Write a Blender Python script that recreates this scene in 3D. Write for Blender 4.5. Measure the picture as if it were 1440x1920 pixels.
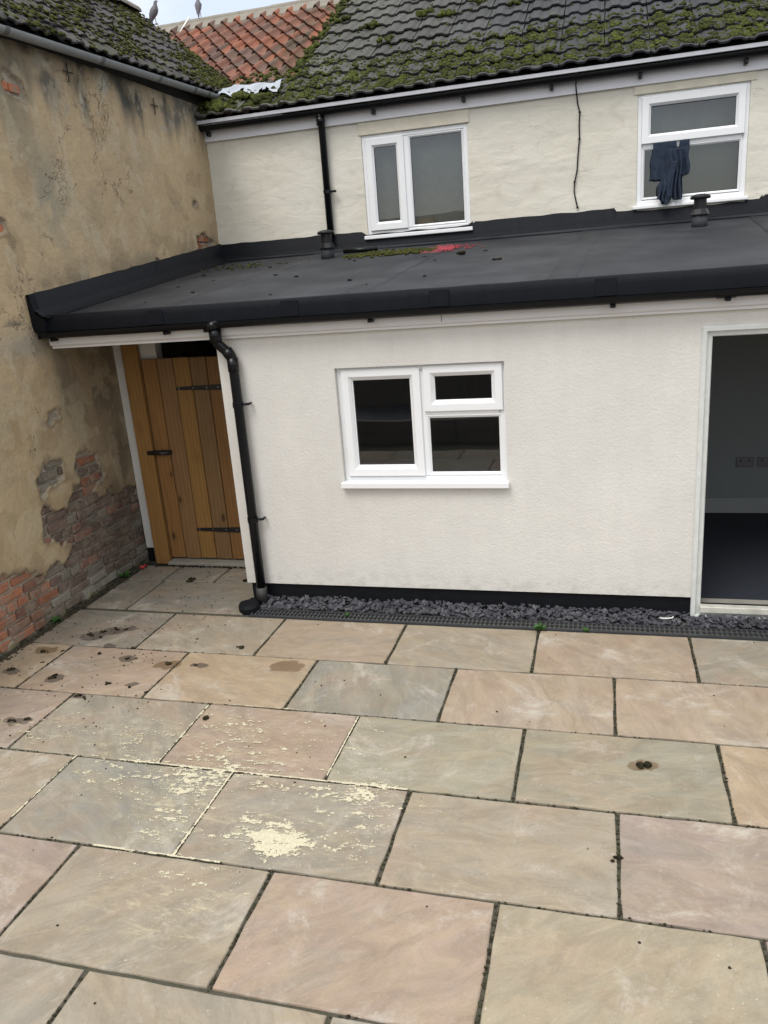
import bpy, bmesh, math, random
import numpy as np
from mathutils import Vector, Matrix, Euler, noise as mnoise
random.seed(7); rng = np.random.default_rng(11)
R = math.radians
scene = bpy.context.scene
for o in list(bpy.data.objects): bpy.data.objects.remove(o)

# ------------------------------------------------------------------ camera
cd = bpy.data.cameras.new('camera'); cam = bpy.data.objects.new('camera', cd)
scene.collection.objects.link(cam); scene.camera = cam
cam.location = (0, 0, 2.25)
cam.rotation_euler = (R(73.159), R(4.2186), R(14.961))
cd.sensor_fit = 'VERTICAL'; cd.sensor_height = 24; cd.lens = 1474.15 / 1920 * 24
cd.clip_start = 0.05; cd.clip_end = 500
scene.render.resolution_x = 768; scene.render.resolution_y = 1024

# ------------------------------------------------------------------ world, sun, exposure
SUN_EL, SUN_AZ = 58.0, 200.0          # azimuth clockwise from +Y
w = bpy.data.worlds.new("World"); scene.world = w; w.use_nodes = True
nt = w.node_tree; nt.nodes.clear()
sky = nt.nodes.new('ShaderNodeTexSky'); sky.sky_type = 'NISHITA'; sky.sun_disc = False
sky.sun_elevation = R(SUN_EL); sky.sun_rotation = R(SUN_AZ)
sky.air_density = 1.0; sky.dust_density = 2.0; sky.ozone_density = 1.0
tc = nt.nodes.new('ShaderNodeTexCoord')
cn = nt.nodes.new('ShaderNodeTexNoise'); cn.inputs['Scale'].default_value = 2.2; cn.inputs['Detail'].default_value = 7
mp = nt.nodes.new('ShaderNodeMapping'); mp.inputs[1].default_value = (2.3, .7, 1.1); mp.inputs[3].default_value = (1, 1, 2.2)
nt.links.new(tc.outputs['Generated'], mp.inputs[0]); nt.links.new(mp.outputs[0], cn.inputs['Vector'])
sz = nt.nodes.new('ShaderNodeSeparateXYZ'); nt.links.new(tc.outputs['Generated'], sz.inputs[0])
cie = nt.nodes.new('ShaderNodeMapRange'); cie.inputs[1].default_value = .0; cie.inputs[2].default_value = 1.0; cie.inputs[3].default_value = .42; cie.inputs[4].default_value = 1.25
nt.links.new(sz.outputs[2], cie.inputs[0])      # overcast sky: brighter overhead than near the horizon
cl = nt.nodes.new('ShaderNodeVectorMath'); cl.operation = 'SCALE'; cl.inputs[0].default_value = (8.6, 8.6, 8.5); nt.links.new(cie.outputs[0], cl.inputs['Scale'])
cr = nt.nodes.new('ShaderNodeValToRGB')
cr.color_ramp.elements[0].position = 0.40; cr.color_ramp.elements[0].color = (.45, .45, .45, 1)
cr.color_ramp.elements[1].position = 0.60; cr.color_ramp.elements[1].color = (.95, .95, .95, 1)
nt.links.new(cn.outputs['Fac'], cr.inputs[0])
mx = nt.nodes.new('ShaderNodeMix'); mx.data_type = 'RGBA'
nt.links.new(cr.outputs[0], mx.inputs[0]); nt.links.new(sky.outputs[0], mx.inputs[6])
nt.links.new(cl.outputs[0], mx.inputs[7])      # cloud layer
bg = nt.nodes.new('ShaderNodeBackground'); bg.inputs[1].default_value = 0.115
wo = nt.nodes.new('ShaderNodeOutputWorld')
nt.links.new(mx.outputs[2], bg.inputs[0]); nt.links.new(bg.outputs[0], wo.inputs[0])
sd = bpy.data.lights.new('sun', 'SUN'); sd.energy = 0.9; sd.angle = R(25); sd.color = (1, .97, .92)
so = bpy.data.objects.new('sun', sd); scene.collection.objects.link(so)
_d = Vector((math.sin(R(SUN_AZ)) * math.cos(R(SUN_EL)), math.cos(R(SUN_AZ)) * math.cos(R(SUN_EL)), math.sin(R(SUN_EL))))
so.rotation_euler = _d.to_track_quat('Z', 'Y').to_euler()
scene.view_settings.view_transform = 'Standard'; scene.view_settings.look = 'None'
scene.view_settings.exposure = 0.94; scene.view_settings.gamma = 1.0
scene.view_settings.use_curve_mapping = False
scene.render.engine = 'CYCLES'

# ------------------------------------------------------------------ object helpers
COL = scene.collection
def tag(o, label=None, cat=None, group=None, kind=None):
    if label: o['label'] = label
    if cat: o['category'] = cat
    if group: o['group'] = group
    if kind: o['kind'] = kind
    return o
def empty(name, loc=(0, 0, 0), rz=0.0, **k):
    o = bpy.data.objects.new(name, None); COL.objects.link(o); o.location = loc; o.rotation_euler.z = rz
    o.empty_display_size = .1
    return tag(o, **k)
def link(name, me, parent=None, loc=(0, 0, 0), rot=(0, 0, 0), scale=None, **k):
    o = bpy.data.objects.new(name, me); COL.objects.link(o)
    if parent: o.parent = parent
    o.location = loc; o.rotation_euler = rot
    if scale: o.scale = scale
    return tag(o, **k)
def setmat(me, m, smooth=False, angle=None):
    me.materials.append(m)
    if smooth: me.polygons.foreach_set('use_smooth', [True] * len(me.polygons))
    me.update(); return me
def mesh(name, v, f, m, smooth=False):
    me = bpy.data.meshes.new(name); me.from_pydata([tuple(p) for p in v], [], [tuple(q) for q in f]); return setmat(me, m, smooth)
def bm_mesh(name, bm, m, smooth=False):
    bmesh.ops.recalc_face_normals(bm, faces=bm.faces[:])
    me = bpy.data.meshes.new(name); bm.to_mesh(me); bm.free(); return setmat(me, m, smooth)
def bx(bm, x0, x1, y0, y1, z0, z1, bev=0.0, seg=1):
    r = bmesh.ops.create_cube(bm, size=1.0)
    vs = r['verts']
    for v in vs:
        v.co = Vector(((x0 + x1) / 2 + v.co.x * (x1 - x0), (y0 + y1) / 2 + v.co.y * (y1 - y0), (z0 + z1) / 2 + v.co.z * (z1 - z0)))
    if bev:
        es = list({e for v in vs for e in v.link_edges})
        bmesh.ops.bevel(bm, geom=es, offset=bev, segments=seg, profile=.5, affect='EDGES')
def box(name, x0, x1, y0, y1, z0, z1, m, parent=None, bev=0.0, **k):
    bm = bmesh.new(); bx(bm, x0, x1, y0, y1, z0, z1, bev); return link(name, bm_mesh(name, bm, m), parent, **k)
def tube(bm, pts, r, n=12, cap=True):
    pts = [Vector(p) for p in pts]; rr = r if isinstance(r, (list, tuple)) else [r] * len(pts)
    rings = []; up = None
    for i, p in enumerate(pts):
        t = (pts[min(i + 1, len(pts) - 1)] - pts[max(i - 1, 0)]).normalized()
        if up is None:
            up = Vector((0, 0, 1)) if abs(t.z) < .9 else Vector((0, 1, 0))
        a = t.cross(up).normalized(); b = a.cross(t).normalized(); up = b
        rings.append([bm.verts.new(p + (a * math.cos(2 * math.pi * k / n) + b * math.sin(2 * math.pi * k / n)) * rr[i]) for k in range(n)])
    for i in range(len(rings) - 1):
        for k in range(n):
            bm.faces.new((rings[i][k], rings[i][(k + 1) % n], rings[i + 1][(k + 1) % n], rings[i + 1][k]))
    if cap: bm.faces.new(rings[0][::-1]); bm.faces.new(rings[-1])
def lathe(bm, prof, n=24, c=(0, 0, 0)):
    rings = [[bm.verts.new((c[0] + r * math.cos(2 * math.pi * k / n), c[1] + r * math.sin(2 * math.pi * k / n), c[2] + z)) for k in range(n)] for r, z in prof]
    for i in range(len(rings) - 1):
        for k in range(n): bm.faces.new((rings[i][k], rings[i][(k + 1) % n], rings[i + 1][(k + 1) % n], rings[i + 1][k]))
    bm.faces.new(rings[0][::-1]); bm.faces.new(rings[-1])
def ring(bm, x0, x1, z0, z1, prof):
    """rectangular frame; prof = closed list of (inset, y), mitred at the corners"""
    cs = []
    for ins, y in prof:
        cs.append([bm.verts.new((x0 + ins, y, z0 + ins)), bm.verts.new((x1 - ins, y, z0 + ins)), bm.verts.new((x1 - ins, y, z1 - ins)), bm.verts.new((x0 + ins, y, z1 - ins))])
    n = len(cs)
    for i in range(n):
        for k in range(4): bm.faces.new((cs[i][k], cs[i][(k + 1) % 4], cs[(i + 1) % n][(k + 1) % 4], cs[(i + 1) % n][k]))
def extrude_prof(bm, prof, axis, a0, a1, closed=True):
    """prof points 2D swept along axis 'x' ((y,z)) or 'y' ((x,z))"""
    f = (lambda p, a: (a, p[0], p[1])) if axis == 'x' else (lambda p, a: (p[0], a, p[1]))
    A = [bm.verts.new(f(p, a0)) for p in prof]; B = [bm.verts.new(f(p, a1)) for p in prof]
    n = len(prof)
    for i in range(n if closed else n - 1): bm.faces.new((A[i], A[(i + 1) % n], B[(i + 1) % n], B[i]))
    if closed: bm.faces.new(A[::-1]); bm.faces.new(B)
def wall_holes(name, x0, x1, z0, z1, yf, yb, holes, m, parent=None, step=None, disp=None, **k):
    xs = sorted({x0, x1} | {h[0] for h in holes} | {h[1] for h in holes}); zs = sorted({z0, z1} | {h[2] for h in holes} | {h[3] for h in holes})
    def refine(a):
        if not step: return a
        o = []
        for p, q in zip(a[:-1], a[1:]):
            nn = max(1, int(round((q - p) / step))); o += [p + (q - p) * i / nn for i in range(nn)]
        return o + [a[-1]]
    xs = refine(xs); zs = refine(zs)
    inh = lambda x, z: any(h[0] < x < h[1] and h[2] < z < h[3] for h in holes)
    keep = {(i, j) for i in range(len(xs) - 1) for j in range(len(zs) - 1) if not inh((xs[i] + xs[i + 1]) / 2, (zs[j] + zs[j + 1]) / 2)}
    V = {}; verts = []; faces = []
    def v(i, j, s):
        if (i, j, s) not in V:
            V[(i, j, s)] = len(verts)
            y = (yf if s == 0 else yb)
            if s == 0 and disp: y -= disp(xs[i], zs[j])
            verts.append((xs[i], y, zs[j]))
        return V[(i, j, s)]
    for (i, j) in keep:
        faces.append((v(i, j, 0), v(i + 1, j, 0), v(i + 1, j + 1, 0), v(i, j + 1, 0)))
        faces.append((v(i, j, 1), v(i, j + 1, 1), v(i + 1, j + 1, 1), v(i + 1, j, 1)))
        for di, dj, a, b in ((-1, 0, (0, 0), (0, 1)), (1, 0, (1, 1), (1, 0)), (0, -1, (1, 0), (0, 0)), (0, 1, (0, 1), (1, 1))):
            if (i + di, j + dj) not in keep:
                p = (i + a[0], j + a[1]); q = (i + b[0], j + b[1])
                faces.append((v(*p, 0), v(*q, 0), v(*q, 1), v(*p, 1)))
    bm = bmesh.new(); me = bpy.data.meshes.new(name); me.from_pydata(verts, [], faces); bm.from_mesh(me); bpy.data.meshes.remove(me)
    return link(name, bm_mesh(name, bm, m), parent, **k)

# numpy fractal noise
_T = rng.random((257, 257)).astype(np.float32)
def vnoise(x, y):
    x = np.asarray(x, float); y = np.asarray(y, float)
    xi = np.floor(x).astype(int); yi = np.floor(y).astype(int); fx = x - xi; fy = y - yi
    fx = fx * fx * (3 - 2 * fx); fy = fy * fy * (3 - 2 * fy)
    g = lambda a, b: _T[a % 257, b % 257]
    return (g(xi, yi) * (1 - fx) + g(xi + 1, yi) * fx) * (1 - fy) + (g(xi, yi + 1) * (1 - fx) + g(xi + 1, yi + 1) * fx) * fy
def fbm(x, y, o=4, s=0):
    t = 0; a = .5; tot = 0
    for k in range(o):
        t = t + a * vnoise(x * 2 ** k + 17.3 * k + s, y * 2 ** k + 9.1 * k + s * 1.7); tot += a; a *= .5
    return t / tot
def sstep(a, b, x):
    t = np.clip((x - a) / (b - a), 0, 1); return t * t * (3 - 2 * t)
def poly_sdf(px, py, poly):
    px = np.asarray(px, float); py = np.asarray(py, float); d = np.full(px.shape, 1e9); ins = np.zeros(px.shape, bool); n = len(poly)
    for i in range(n):
        ax, ay = poly[i]; bx_, by = poly[(i + 1) % n]; ex, ey = bx_ - ax, by - ay
        t = np.clip(((px - ax) * ex + (py - ay) * ey) / (ex * ex + ey * ey + 1e-12), 0, 1)
        d = np.minimum(d, (px - ax - ex * t) ** 2 + (py - ay - ey * t) ** 2)
        c = ((ay > py) != (by > py)) & (px < (bx_ - ax) * (py - ay) / (by - ay + 1e-12) + ax)
        ins ^= c
    return np.where(ins, -1, 1) * np.sqrt(d)

# ------------------------------------------------------------------ material helpers
class M:
    def __init__(s, name):
        s.m = bpy.data.materials.new(name); s.m.use_nodes = True; s.t = s.m.node_tree; s.t.nodes.clear()
        s.out = s.t.nodes.new('ShaderNodeOutputMaterial'); s.b = s.t.nodes.new('ShaderNodeBsdfPrincipled')
        s.t.links.new(s.b.outputs[0], s.out.inputs[0])
    def n(s, typ, **k):
        nd = s.t.nodes.new(typ)
        for a, b in k.items(): setattr(nd, a, b)
        return nd
    def set(s, inp, v):
        if hasattr(v, 'is_linked') or isinstance(v, bpy.types.NodeSocket): s.t.links.new(v, inp)
        elif isinstance(v, (tuple, list)) and len(v) == 3 and inp.type == 'RGBA': inp.default_value = (*v, 1)
        else: inp.default_value = v
    def P(s, **k):
        for a, b in k.items(): s.set(s.b.inputs[a.replace('_', ' ')], b)
    def obj(s): return s.n('ShaderNodeTexCoord').outputs['Object']
    def pos(s): return s.n('ShaderNodeNewGeometry').outputs['Position']
    def mapv(s, v, scale=(1, 1, 1), loc=(0, 0, 0), rot=(0, 0, 0)):
        nd = s.n('ShaderNodeMapping'); s.set(nd.inputs[0], v); nd.inputs[1].default_value = loc; nd.inputs[2].default_value = rot; nd.inputs[3].default_value = scale; return nd.outputs[0]
    def noise(s, v, scale=5, det=4, rough=.55, dist=0):
        nd = s.n('ShaderNodeTexNoise'); s.set(nd.inputs['Vector'], v); nd.inputs['Scale'].default_value = scale; nd.inputs['Detail'].default_value = det
        nd.inputs['Roughness'].default_value = rough; nd.inputs['Distortion'].default_value = dist; return nd.outputs['Fac']
    def vor(s, v, scale=5, feat='F1'):
        nd = s.n('ShaderNodeTexVoronoi', feature=feat); s.set(nd.inputs['Vector'], v); nd.inputs['Scale'].default_value = scale; return nd.outputs['Distance']
    def ramp(s, f, a, b, c0=(0, 0, 0), c1=(1, 1, 1)):
        nd = s.n('ShaderNodeMapRange'); s.set(nd.inputs[0], f); nd.inputs[1].default_value = a; nd.inputs[2].default_value = b; nd.interpolation_type = 'SMOOTHSTEP'; return nd.outputs[0]
    def mix(s, f, a, b, mode='MIX'):
        nd = s.n('ShaderNodeMix', data_type='RGBA', blend_type=mode); s.set(nd.inputs[0], f); s.set(nd.inputs[6], a); s.set(nd.inputs[7], b); return nd.outputs[2]
    def math(s, op, a, b=0.0, clamp=False):
        nd = s.n('ShaderNodeMath', operation=op, use_clamp=clamp); s.set(nd.inputs[0], a); s.set(nd.inputs[1], b); return nd.outputs[0]
    def bump(s, h, strength=.5, dist=.01, nrm=None):
        nd = s.n('ShaderNodeBump'); s.set(nd.inputs['Height'], h); nd.inputs['Strength'].default_value = strength; nd.inputs['Distance'].default_value = dist
        if nrm: s.set(nd.inputs['Normal'], nrm)
        return nd.outputs[0]
    def oi(s): return s.n('ShaderNodeObjectInfo')
    def scalevar(s, f, lo, hi):  # f 0..1 -> grey colour lo..hi for MULTIPLY
        nd = s.n('ShaderNodeMapRange'); s.set(nd.inputs[0], f); nd.inputs[3].default_value = lo; nd.inputs[4].default_value = hi; return nd.outputs[0]
    def mul(s, c, f):
        nd = s.n('ShaderNodeVectorMath', operation='SCALE'); s.set(nd.inputs[0], c); s.set(nd.inputs['Scale'], f); return nd.outputs[0]
def objoff(m):
    """object coords shifted by a per-object random amount"""
    o = m.oi(); v = m.n('ShaderNodeVectorMath', operation='ADD'); m.set(v.inputs[0], m.obj())
    r = m.n('ShaderNodeCombineXYZ'); k = m.math('MULTIPLY', o.outputs['Random'], 37.0)
    m.set(r.inputs[0], k); m.set(r.inputs[1], m.math('MULTIPLY', k, 1.7)); m.set(r.inputs[2], m.math('MULTIPLY', k, .6)); m.set(v.inputs[1], r.outputs[0])
    return v.outputs[0], o

def simple(name, col, rough=.5, var=.12, sc=8, bump=.0, bs=60, spec=.5, met=0):
    m = M(name); v = m.pos(); c = m.mul(col, m.scalevar(m.noise(v, sc, 5), 1 - var, 1 + var))
    m.P(Base_Color=c, Roughness=rough, Metallic=met); m.b.inputs['Specular IOR Level'].default_value = spec
    if bump: m.P(Normal=m.bump(m.noise(v, bs, 3), bump, .004))
    return m.m

# --- masonry paint, smooth new (extension wall)
def mk_white_render():
    m = M('masonry_paint'); v = m.pos()
    g = m.noise(v, 1.3, 4); g2 = m.noise(v, 9, 4)
    c = m.mix(m.ramp(g, .35, .7), (.630, .612, .575), (.670, .652, .612))
    c = m.mul(c, m.scalevar(g2, .93, 1.04)); c = m.mul(c, m.scalevar(m.noise(m.mapv(v, (7, 7, .5)), 2, 6, .7), .95, 1.05))
    n = m.noise(v, 85, 3, .6); n2 = m.noise(v, 30, 3)
    n3 = m.vor(v, 60)
    h = m.math('ADD', m.math('MULTIPLY', n, .6), m.math('ADD', m.math('MULTIPLY', n2, .5), m.math('MULTIPLY', n3, .5)))
    sp = m.n('ShaderNodeSeparateXYZ'); m.set(sp.inputs[0], v)
    splash = m.math('MULTIPLY', m.ramp(sp.outputs[2], .32, .14), m.ramp(m.noise(v, 14, 5), .42, .68))
    c = m.mix(m.math('MULTIPLY', splash, .35), c, (.36, .33, .27))
    m.P(Base_Color=c, Roughness=.75, Normal=m.bump(h, .38, .006)); m.b.inputs['Specular IOR Level'].default_value = .3
    return m.m
def mk_cream_render():
    m = M('old_cream_paint'); v = m.pos(); lv = m.mapv(v, (1, 1, 2.2), rot=(0, R(12), 0))
    g = m.noise(v, 1.1, 5); g2 = m.noise(v, 5, 6, .6, .5)
    c = m.mix(m.ramp(g, .35, .7), (.63, .60, .51), (.68, .655, .58))
    c = m.mix(m.math('MULTIPLY', m.ramp(g2, .55, .75), .45), c, (.50, .46, .37))
    crack = m.ramp(m.math('ABSOLUTE', m.math('SUBTRACT', m.noise(lv, 3.2, 6, .6, .6), .5)), .006, .0)
    crack = m.math('MULTIPLY', crack, m.ramp(m.noise(v, 1.7, 2), .5, .6))
    c = m.mix(m.math('MULTIPLY', crack, .5), c, (.30, .26, .20))
    pits = m.ramp(m.noise(v, 38, 2), .72, .78)
    c = m.mix(m.math('MULTIPLY', pits, .5), c, (.38, .33, .25))
    h = m.math('ADD', m.math('MULTIPLY', m.noise(lv, 4.5, 8, .55, .8), 2.2), m.math('MULTIPLY', m.noise(v, 40, 3), .25))
    h = m.math('SUBTRACT', h, m.math('MULTIPLY', crack, .12))
    m.P(Base_Color=c, Roughness=.7, Normal=m.bump(h, .42, .008)); m.b.inputs['Specular IOR Level'].default_value = .3
    return m.m
def mk_old_wall():
    m = M('old_lime_render'); v = m.pos()
    a = m.n('ShaderNodeAttribute', attribute_name='Col'); e = m.n('ShaderNodeAttribute', attribute_name='expo')
    c = a.outputs['Color']
    c = m.mul(c, m.scalevar(m.noise(v, 26, 7, .75), .76, 1.24))
    c = m.mul(c, m.scalevar(m.noise(v, 110, 3, .6), .9, 1.1))
    cr1 = m.ramp(m.math('ABSOLUTE', m.math('SUBTRACT', m.noise(v, 2.3, 7, .6, .4), .5)), .0045, .0)
    cr1 = m.math('MULTIPLY', cr1, m.ramp(m.noise(m.mapv(v, loc=(5, 3, 9)), 1.2, 2), .53, .6))
    c = m.mix(m.math('MULTIPLY', cr1, .8), c, (.08, .065, .05))
    pit = m.math('MULTIPLY', m.ramp(m.vor(m.mapv(v, (1, 1, .8)), 9), .10, .06), m.ramp(m.noise(v, 3.1, 2), .5, .58))
    pit2 = m.ramp(m.noise(v, 33, 2, .5), .735, .77)
    c = m.mix(m.math('MULTIPLY', m.math('MAXIMUM', pit, pit2), .75), c, (.09, .07, .05))
    lt = m.ramp(m.noise(m.mapv(v, loc=(3, 3, 3)), 40, 2, .5), .73, .76)
    c = m.mix(m.math('MULTIPLY', lt, .5), c, (.62, .56, .42))
    h = m.math('ADD', m.math('MULTIPLY', m.noise(v, 7, 7, .6), 1.4), m.math('MULTIPLY', m.noise(v, 70, 4), .35))
    h = m.math('SUBTRACT', h, m.math('MULTIPLY', m.math('MAXIMUM', cr1, pit), .5))
    m.P(Base_Color=c, Roughness=.9, Normal=m.bump(h, .8, .012)); m.b.inputs['Specular IOR Level'].default_value = .2
    return m.m
def mk_brick():
    m = M('weathered_brick'); v, o = objoff(m); c = o.outputs['Color']
    c = m.mul(c, m.scalevar(m.noise(v, 22, 5, .6), .6, 1.35))
    c = m.mix(m.math('MULTIPLY', m.ramp(m.noise(m.pos(), 11, 7, .7), .44, .62), .75), c, (.26, .225, .175))
    h = m.math('ADD', m.noise(v, 40, 5, .6), m.math('MULTIPLY', m.noise(v, 11, 3), 1.2))
    m.P(Base_Color=c, Roughness=.92, Normal=m.bump(h, .8, .008)); m.b.inputs['Specular IOR Level'].default_value = .2
    return m.m
STAINS = [(-1.86, 3.985, .125, .075, 0), (-3.40, 4.24, .10, .08, 1), (-3.30, 4.33, .10, .07, 1), (-3.20, 4.37, .07, .04, 1), (-2.946, 3.96, .07, .05, 1), (-2.636, 3.92, .10, .07, 0),
          (-3.28, 3.66, .06, .05, 1), (.19, 3.285, .075, .05, 0), (-3.64, 3.70, .08, .05, 1), (-3.17, 3.19, .10, .04, 1), (-2.98, 3.48, .06, .035, 1), (-3.6, 4.0, .1, .05, 0), (-2.42, 3.93, .07, .03, 1), (-3.19, 4.11, .06, .04, 1), (-2.72, 3.66, .05, .03, 1)]
def mk_slab():
    m = M('riven_sandstone'); v, o = objoff(m); p = m.pos(); base = o.outputs['Color']
    vr = m.n('ShaderNodeVectorRotate', rotation_type='Z_AXIS'); m.set(vr.inputs['Vector'], v); m.set(vr.inputs['Angle'], m.math('MULTIPLY', m.math('SUBTRACT', m.math('FRACT', m.math('MULTIPLY', o.outputs['Random'], 91.7)), .4), 2.2)); v = vr.outputs[0]
    st = m.mapv(v, (1, 2.3, 1), rot=(0, 0, R(14)))
    w1 = m.noise(st, 1.9, 6, .6, 1.6); w2 = m.noise(m.mapv(v, (1, 2.4, 1), rot=(0, 0, R(11))), 4.2, 10, .74, .7); w3 = m.noise(m.mapv(v, loc=(4, 7, 1)), 1.7, 6, .6, 1.2)
    c = m.mix(m.math('MULTIPLY', m.ramp(w1, .38, .62), .65), base, m.mix(.6, base, (.29, .225, .140)))
    c = m.mix(m.math('MULTIPLY', m.ramp(w3, .51, .66), .60), c, m.mix(.50, base, (.32, .215, .145)))
    c = m.mix(m.math('MULTIPLY', m.ramp(w3, .47, .32), .60), c, m.mix(.6, base, (.245, .228, .185)))
    c = m.mul(c, m.scalevar(m.ramp(w2, .30, .70), .82, 1.16))
    c = m.mul(c, m.scalevar(m.noise(v, 95, 8, .85), .70, 1.30))
    # pale bloom and scuffs
    bl = m.math('MULTIPLY', m.ramp(m.noise(m.mapv(v, loc=(9, 2, 2)), 2.6, 11, .80, .5), .51, .68), .75)
    c = m.mix(bl, c, (.44, .40, .34))
    sc = m.math('MULTIPLY', m.ramp(m.noise(v, 60, 3, .6), .68, .73), m.ramp(m.noise(v, 4, 3), .47, .6))
    c = m.mix(m.math('MULTIPLY', sc, .6), c, (.62, .57, .48))
    dk = m.ramp(m.noise(m.mapv(v, loc=(1, 1, 8)), 55, 2, .5), .80, .82)
    c = m.mix(m.math('MULTIPLY', dk, .6), c, (.07, .055, .04))
    # damp rings and dirt where moss clumps fell
    q = m.n('ShaderNodeVectorMath', operation='ADD'); m.set(q.inputs[0], p)
    nz = m.n('ShaderNodeTexNoise'); m.set(nz.inputs['Vector'], p); nz.inputs['Scale'].default_value = 14; nz.inputs['Detail'].default_value = 4
    sub = m.n('ShaderNodeVectorMath', operation='SUBTRACT'); m.set(sub.inputs[0], nz.outputs['Color']); sub.inputs[1].default_value = (.5, .5, .5)
    scl = m.n('ShaderNodeVectorMath', operation='SCALE'); m.set(scl.inputs[0], sub.outputs[0]); scl.inputs['Scale'].default_value = .09
    m.set(q.inputs[1], scl.outputs[0]); acc = {0: None, 1: None}
    for (sx, sy, rx, ry, kd) in STAINS:
        d = m.n('ShaderNodeVectorMath', operation='LENGTH'); m.set(d.inputs[0], m.mapv(q.outputs[0], (1 / rx, 1 / ry, 0), (-sx / rx, -sy / ry, 0)))
        f = m.ramp(d.outputs['Value'], 1.0, .82); acc[kd] = f if acc[kd] is None else m.math('MAXIMUM', acc[kd], f)
    c = m.mix(m.math('MULTIPLY', acc[0], .72), c, (.13, .078, .035)); c = m.mix(m.math('MULTIPLY', acc[1], .75), c, (.075, .06, .05))
    wet = m.math('MAXIMUM', acc[0], acc[1])
    dust = None
    for (sx, sy, rx, ry) in ((-1.35, 2.55, .55, .28), (-1.85, 2.65, .4, .3), (-1.7, 3.05, .6, .25), (-1.85, 3.3, .35, .25), (-2.4, 3.1, .5, .3), (-1.1, 2.88, .4, .2), (-3.0, 3.15, .5, .3), (-1.6, 2.1, .5, .3)):
        d = m.n('ShaderNodeVectorMath', operation='LENGTH'); m.set(d.inputs[0], m.mapv(p, (1 / rx, 1 / ry, 0), (-sx / rx, -sy / ry, 0)))
        f = m.ramp(d.outputs['Value'], 1.1, .1); dust = f if dust is None else m.math('MAXIMUM', dust, f)
    dn = m.math('MULTIPLY', m.ramp(m.noise(m.mapv(p, (1, 2.4, 1), rot=(0, 0, R(8))), 9, 10, .82, .6), .49, .66), dust)
    c = m.mix(m.math('MULTIPLY', dn, .55), c, (.56, .50, .33))
    # dark grime band towards the left wall bay
    sp = m.n('ShaderNodeSeparateXYZ'); m.set(sp.inputs[0], p)
    gr = m.math('MULTIPLY', m.ramp(sp.outputs[0], -2.9, -3.75), m.ramp(m.noise(p, 4, 6, .65), .35, .7))
    c = m.mix(m.math('MULTIPLY', gr, .3), c, (.10, .09, .075))
    h = m.math('ADD', m.math('MULTIPLY', m.noise(st, 2.0, 9, .6, .5), 1.1), m.math('MULTIPLY', m.noise(v, 55, 4, .6), .10))
    tn = m.math('MULTIPLY', m.noise(m.mapv(v, (1, 2.1, 1), rot=(0, 0, R(20))), 1.2, 8, .58, .5), 7.0)
    fl = m.math('FLOOR', tn); fr_ = m.math('SUBTRACT', tn, fl); led = m.math('ADD', fl, m.ramp(fr_, .0, .12))   # riven ledges
    lm_ = m.ramp(m.noise(m.mapv(v, loc=(6, 1, 3)), 1.3, 2), .45, .6)
    h = m.math('ADD', h, m.math('MULTIPLY', m.math('MULTIPLY', led, .22), lm_))
    edge = m.math('MULTIPLY', m.math('MULTIPLY', m.ramp(fr_, .10, .0), lm_), .35); c = m.mix(edge, c, (.40, .35, .28))
    rid = m.math('MULTIPLY', m.ramp(m.math('ABSOLUTE', m.math('SUBTRACT', m.noise(m.mapv(v, (1, 2.0, 1), rot=(0, 0, R(-16))), 2.1, 6, .55, 1.0), .52)), .03, 0), .07)
    h = m.math('ADD', h, rid)
    rg = m.scalevar(m.noise(v, 6, 5, .6), .55, .8)
    m.P(Base_Color=c, Roughness=m.math('SUBTRACT', rg, m.math('MULTIPLY', wet, .2)), Normal=m.bump(h, .7, .010)); m.b.inputs['Specular IOR Level'].default_value = .35
    return m.m
def mk_grout():
    m = M('mossy_joint_mortar'); v = m.pos(); n = m.noise(v, 6, 6, .65)
    c = m.mix(m.ramp(n, .4, .62), (.085, .075, .055), (.065, .066, .040)); c = m.mul(c, m.scalevar(m.noise(v, 120, 3), .5, 1.5))
    m.P(Base_Color=c, Roughness=.95, Normal=m.bump(m.noise(v, 130, 4), 1, .012)); return m.m
def mk_felt():
    m = M('mineral_roof_felt'); v = m.pos()
    c = m.mix(m.ramp(m.noise(v, 1.6, 5, .6), .35, .68), (.013, .0145, .018), (.033, .035, .040))
    c = m.mul(c, m.scalevar(m.noise(v, 260, 2, .6), .55, 1.6)); c = m.mul(c, m.scalevar(m.noise(v, 9, 6, .7), .8, 1.2))
    sp = m.ramp(m.noise(v, 55, 2), .76, .79); c = m.mix(m.math('MULTIPLY', sp, .35), c, (.25, .25, .24))
    m.P(Base_Color=c, Roughness=.62, Normal=m.bump(m.math('ADD', m.noise(v, 300, 2), m.math('MULTIPLY', m.noise(v, 2.5, 4), 1.5)), .5, .006)); m.b.inputs['Specular IOR Level'].default_value = .3; return m.m
def mk_tile(name, dark):
    m = M(name); v, o = objoff(m); p = m.pos(); c = o.outputs['Color']
    c = m.mul(c, m.scalevar(m.noise(v, 18, 5, .65), .65, 1.35)); c = m.mul(c, m.scalevar(m.noise(p, 90, 3, .6), .75, 1.25))
    ms = m.ramp(m.noise(p, 4.5, 7, .68), .50, .66) if dark else m.ramp(m.noise(p, 5, 7, .68), .60, .72)
    c = m.mix(m.math('MULTIPLY', ms, .75), c, (.07, .085, .022))
    li = m.ramp(m.noise(m.mapv(p, loc=(2, 2, 2)), 34, 4, .65), .64, .70); c = m.mix(m.math('MULTIPLY', li, .5), c, (.28, .28, .25))
    m.P(Base_Color=c, Roughness=.85, Normal=m.bump(m.noise(p, 70, 4, .65), .6, .006)); m.b.inputs['Specular IOR Level'].default_value = .3; return m.m
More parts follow.
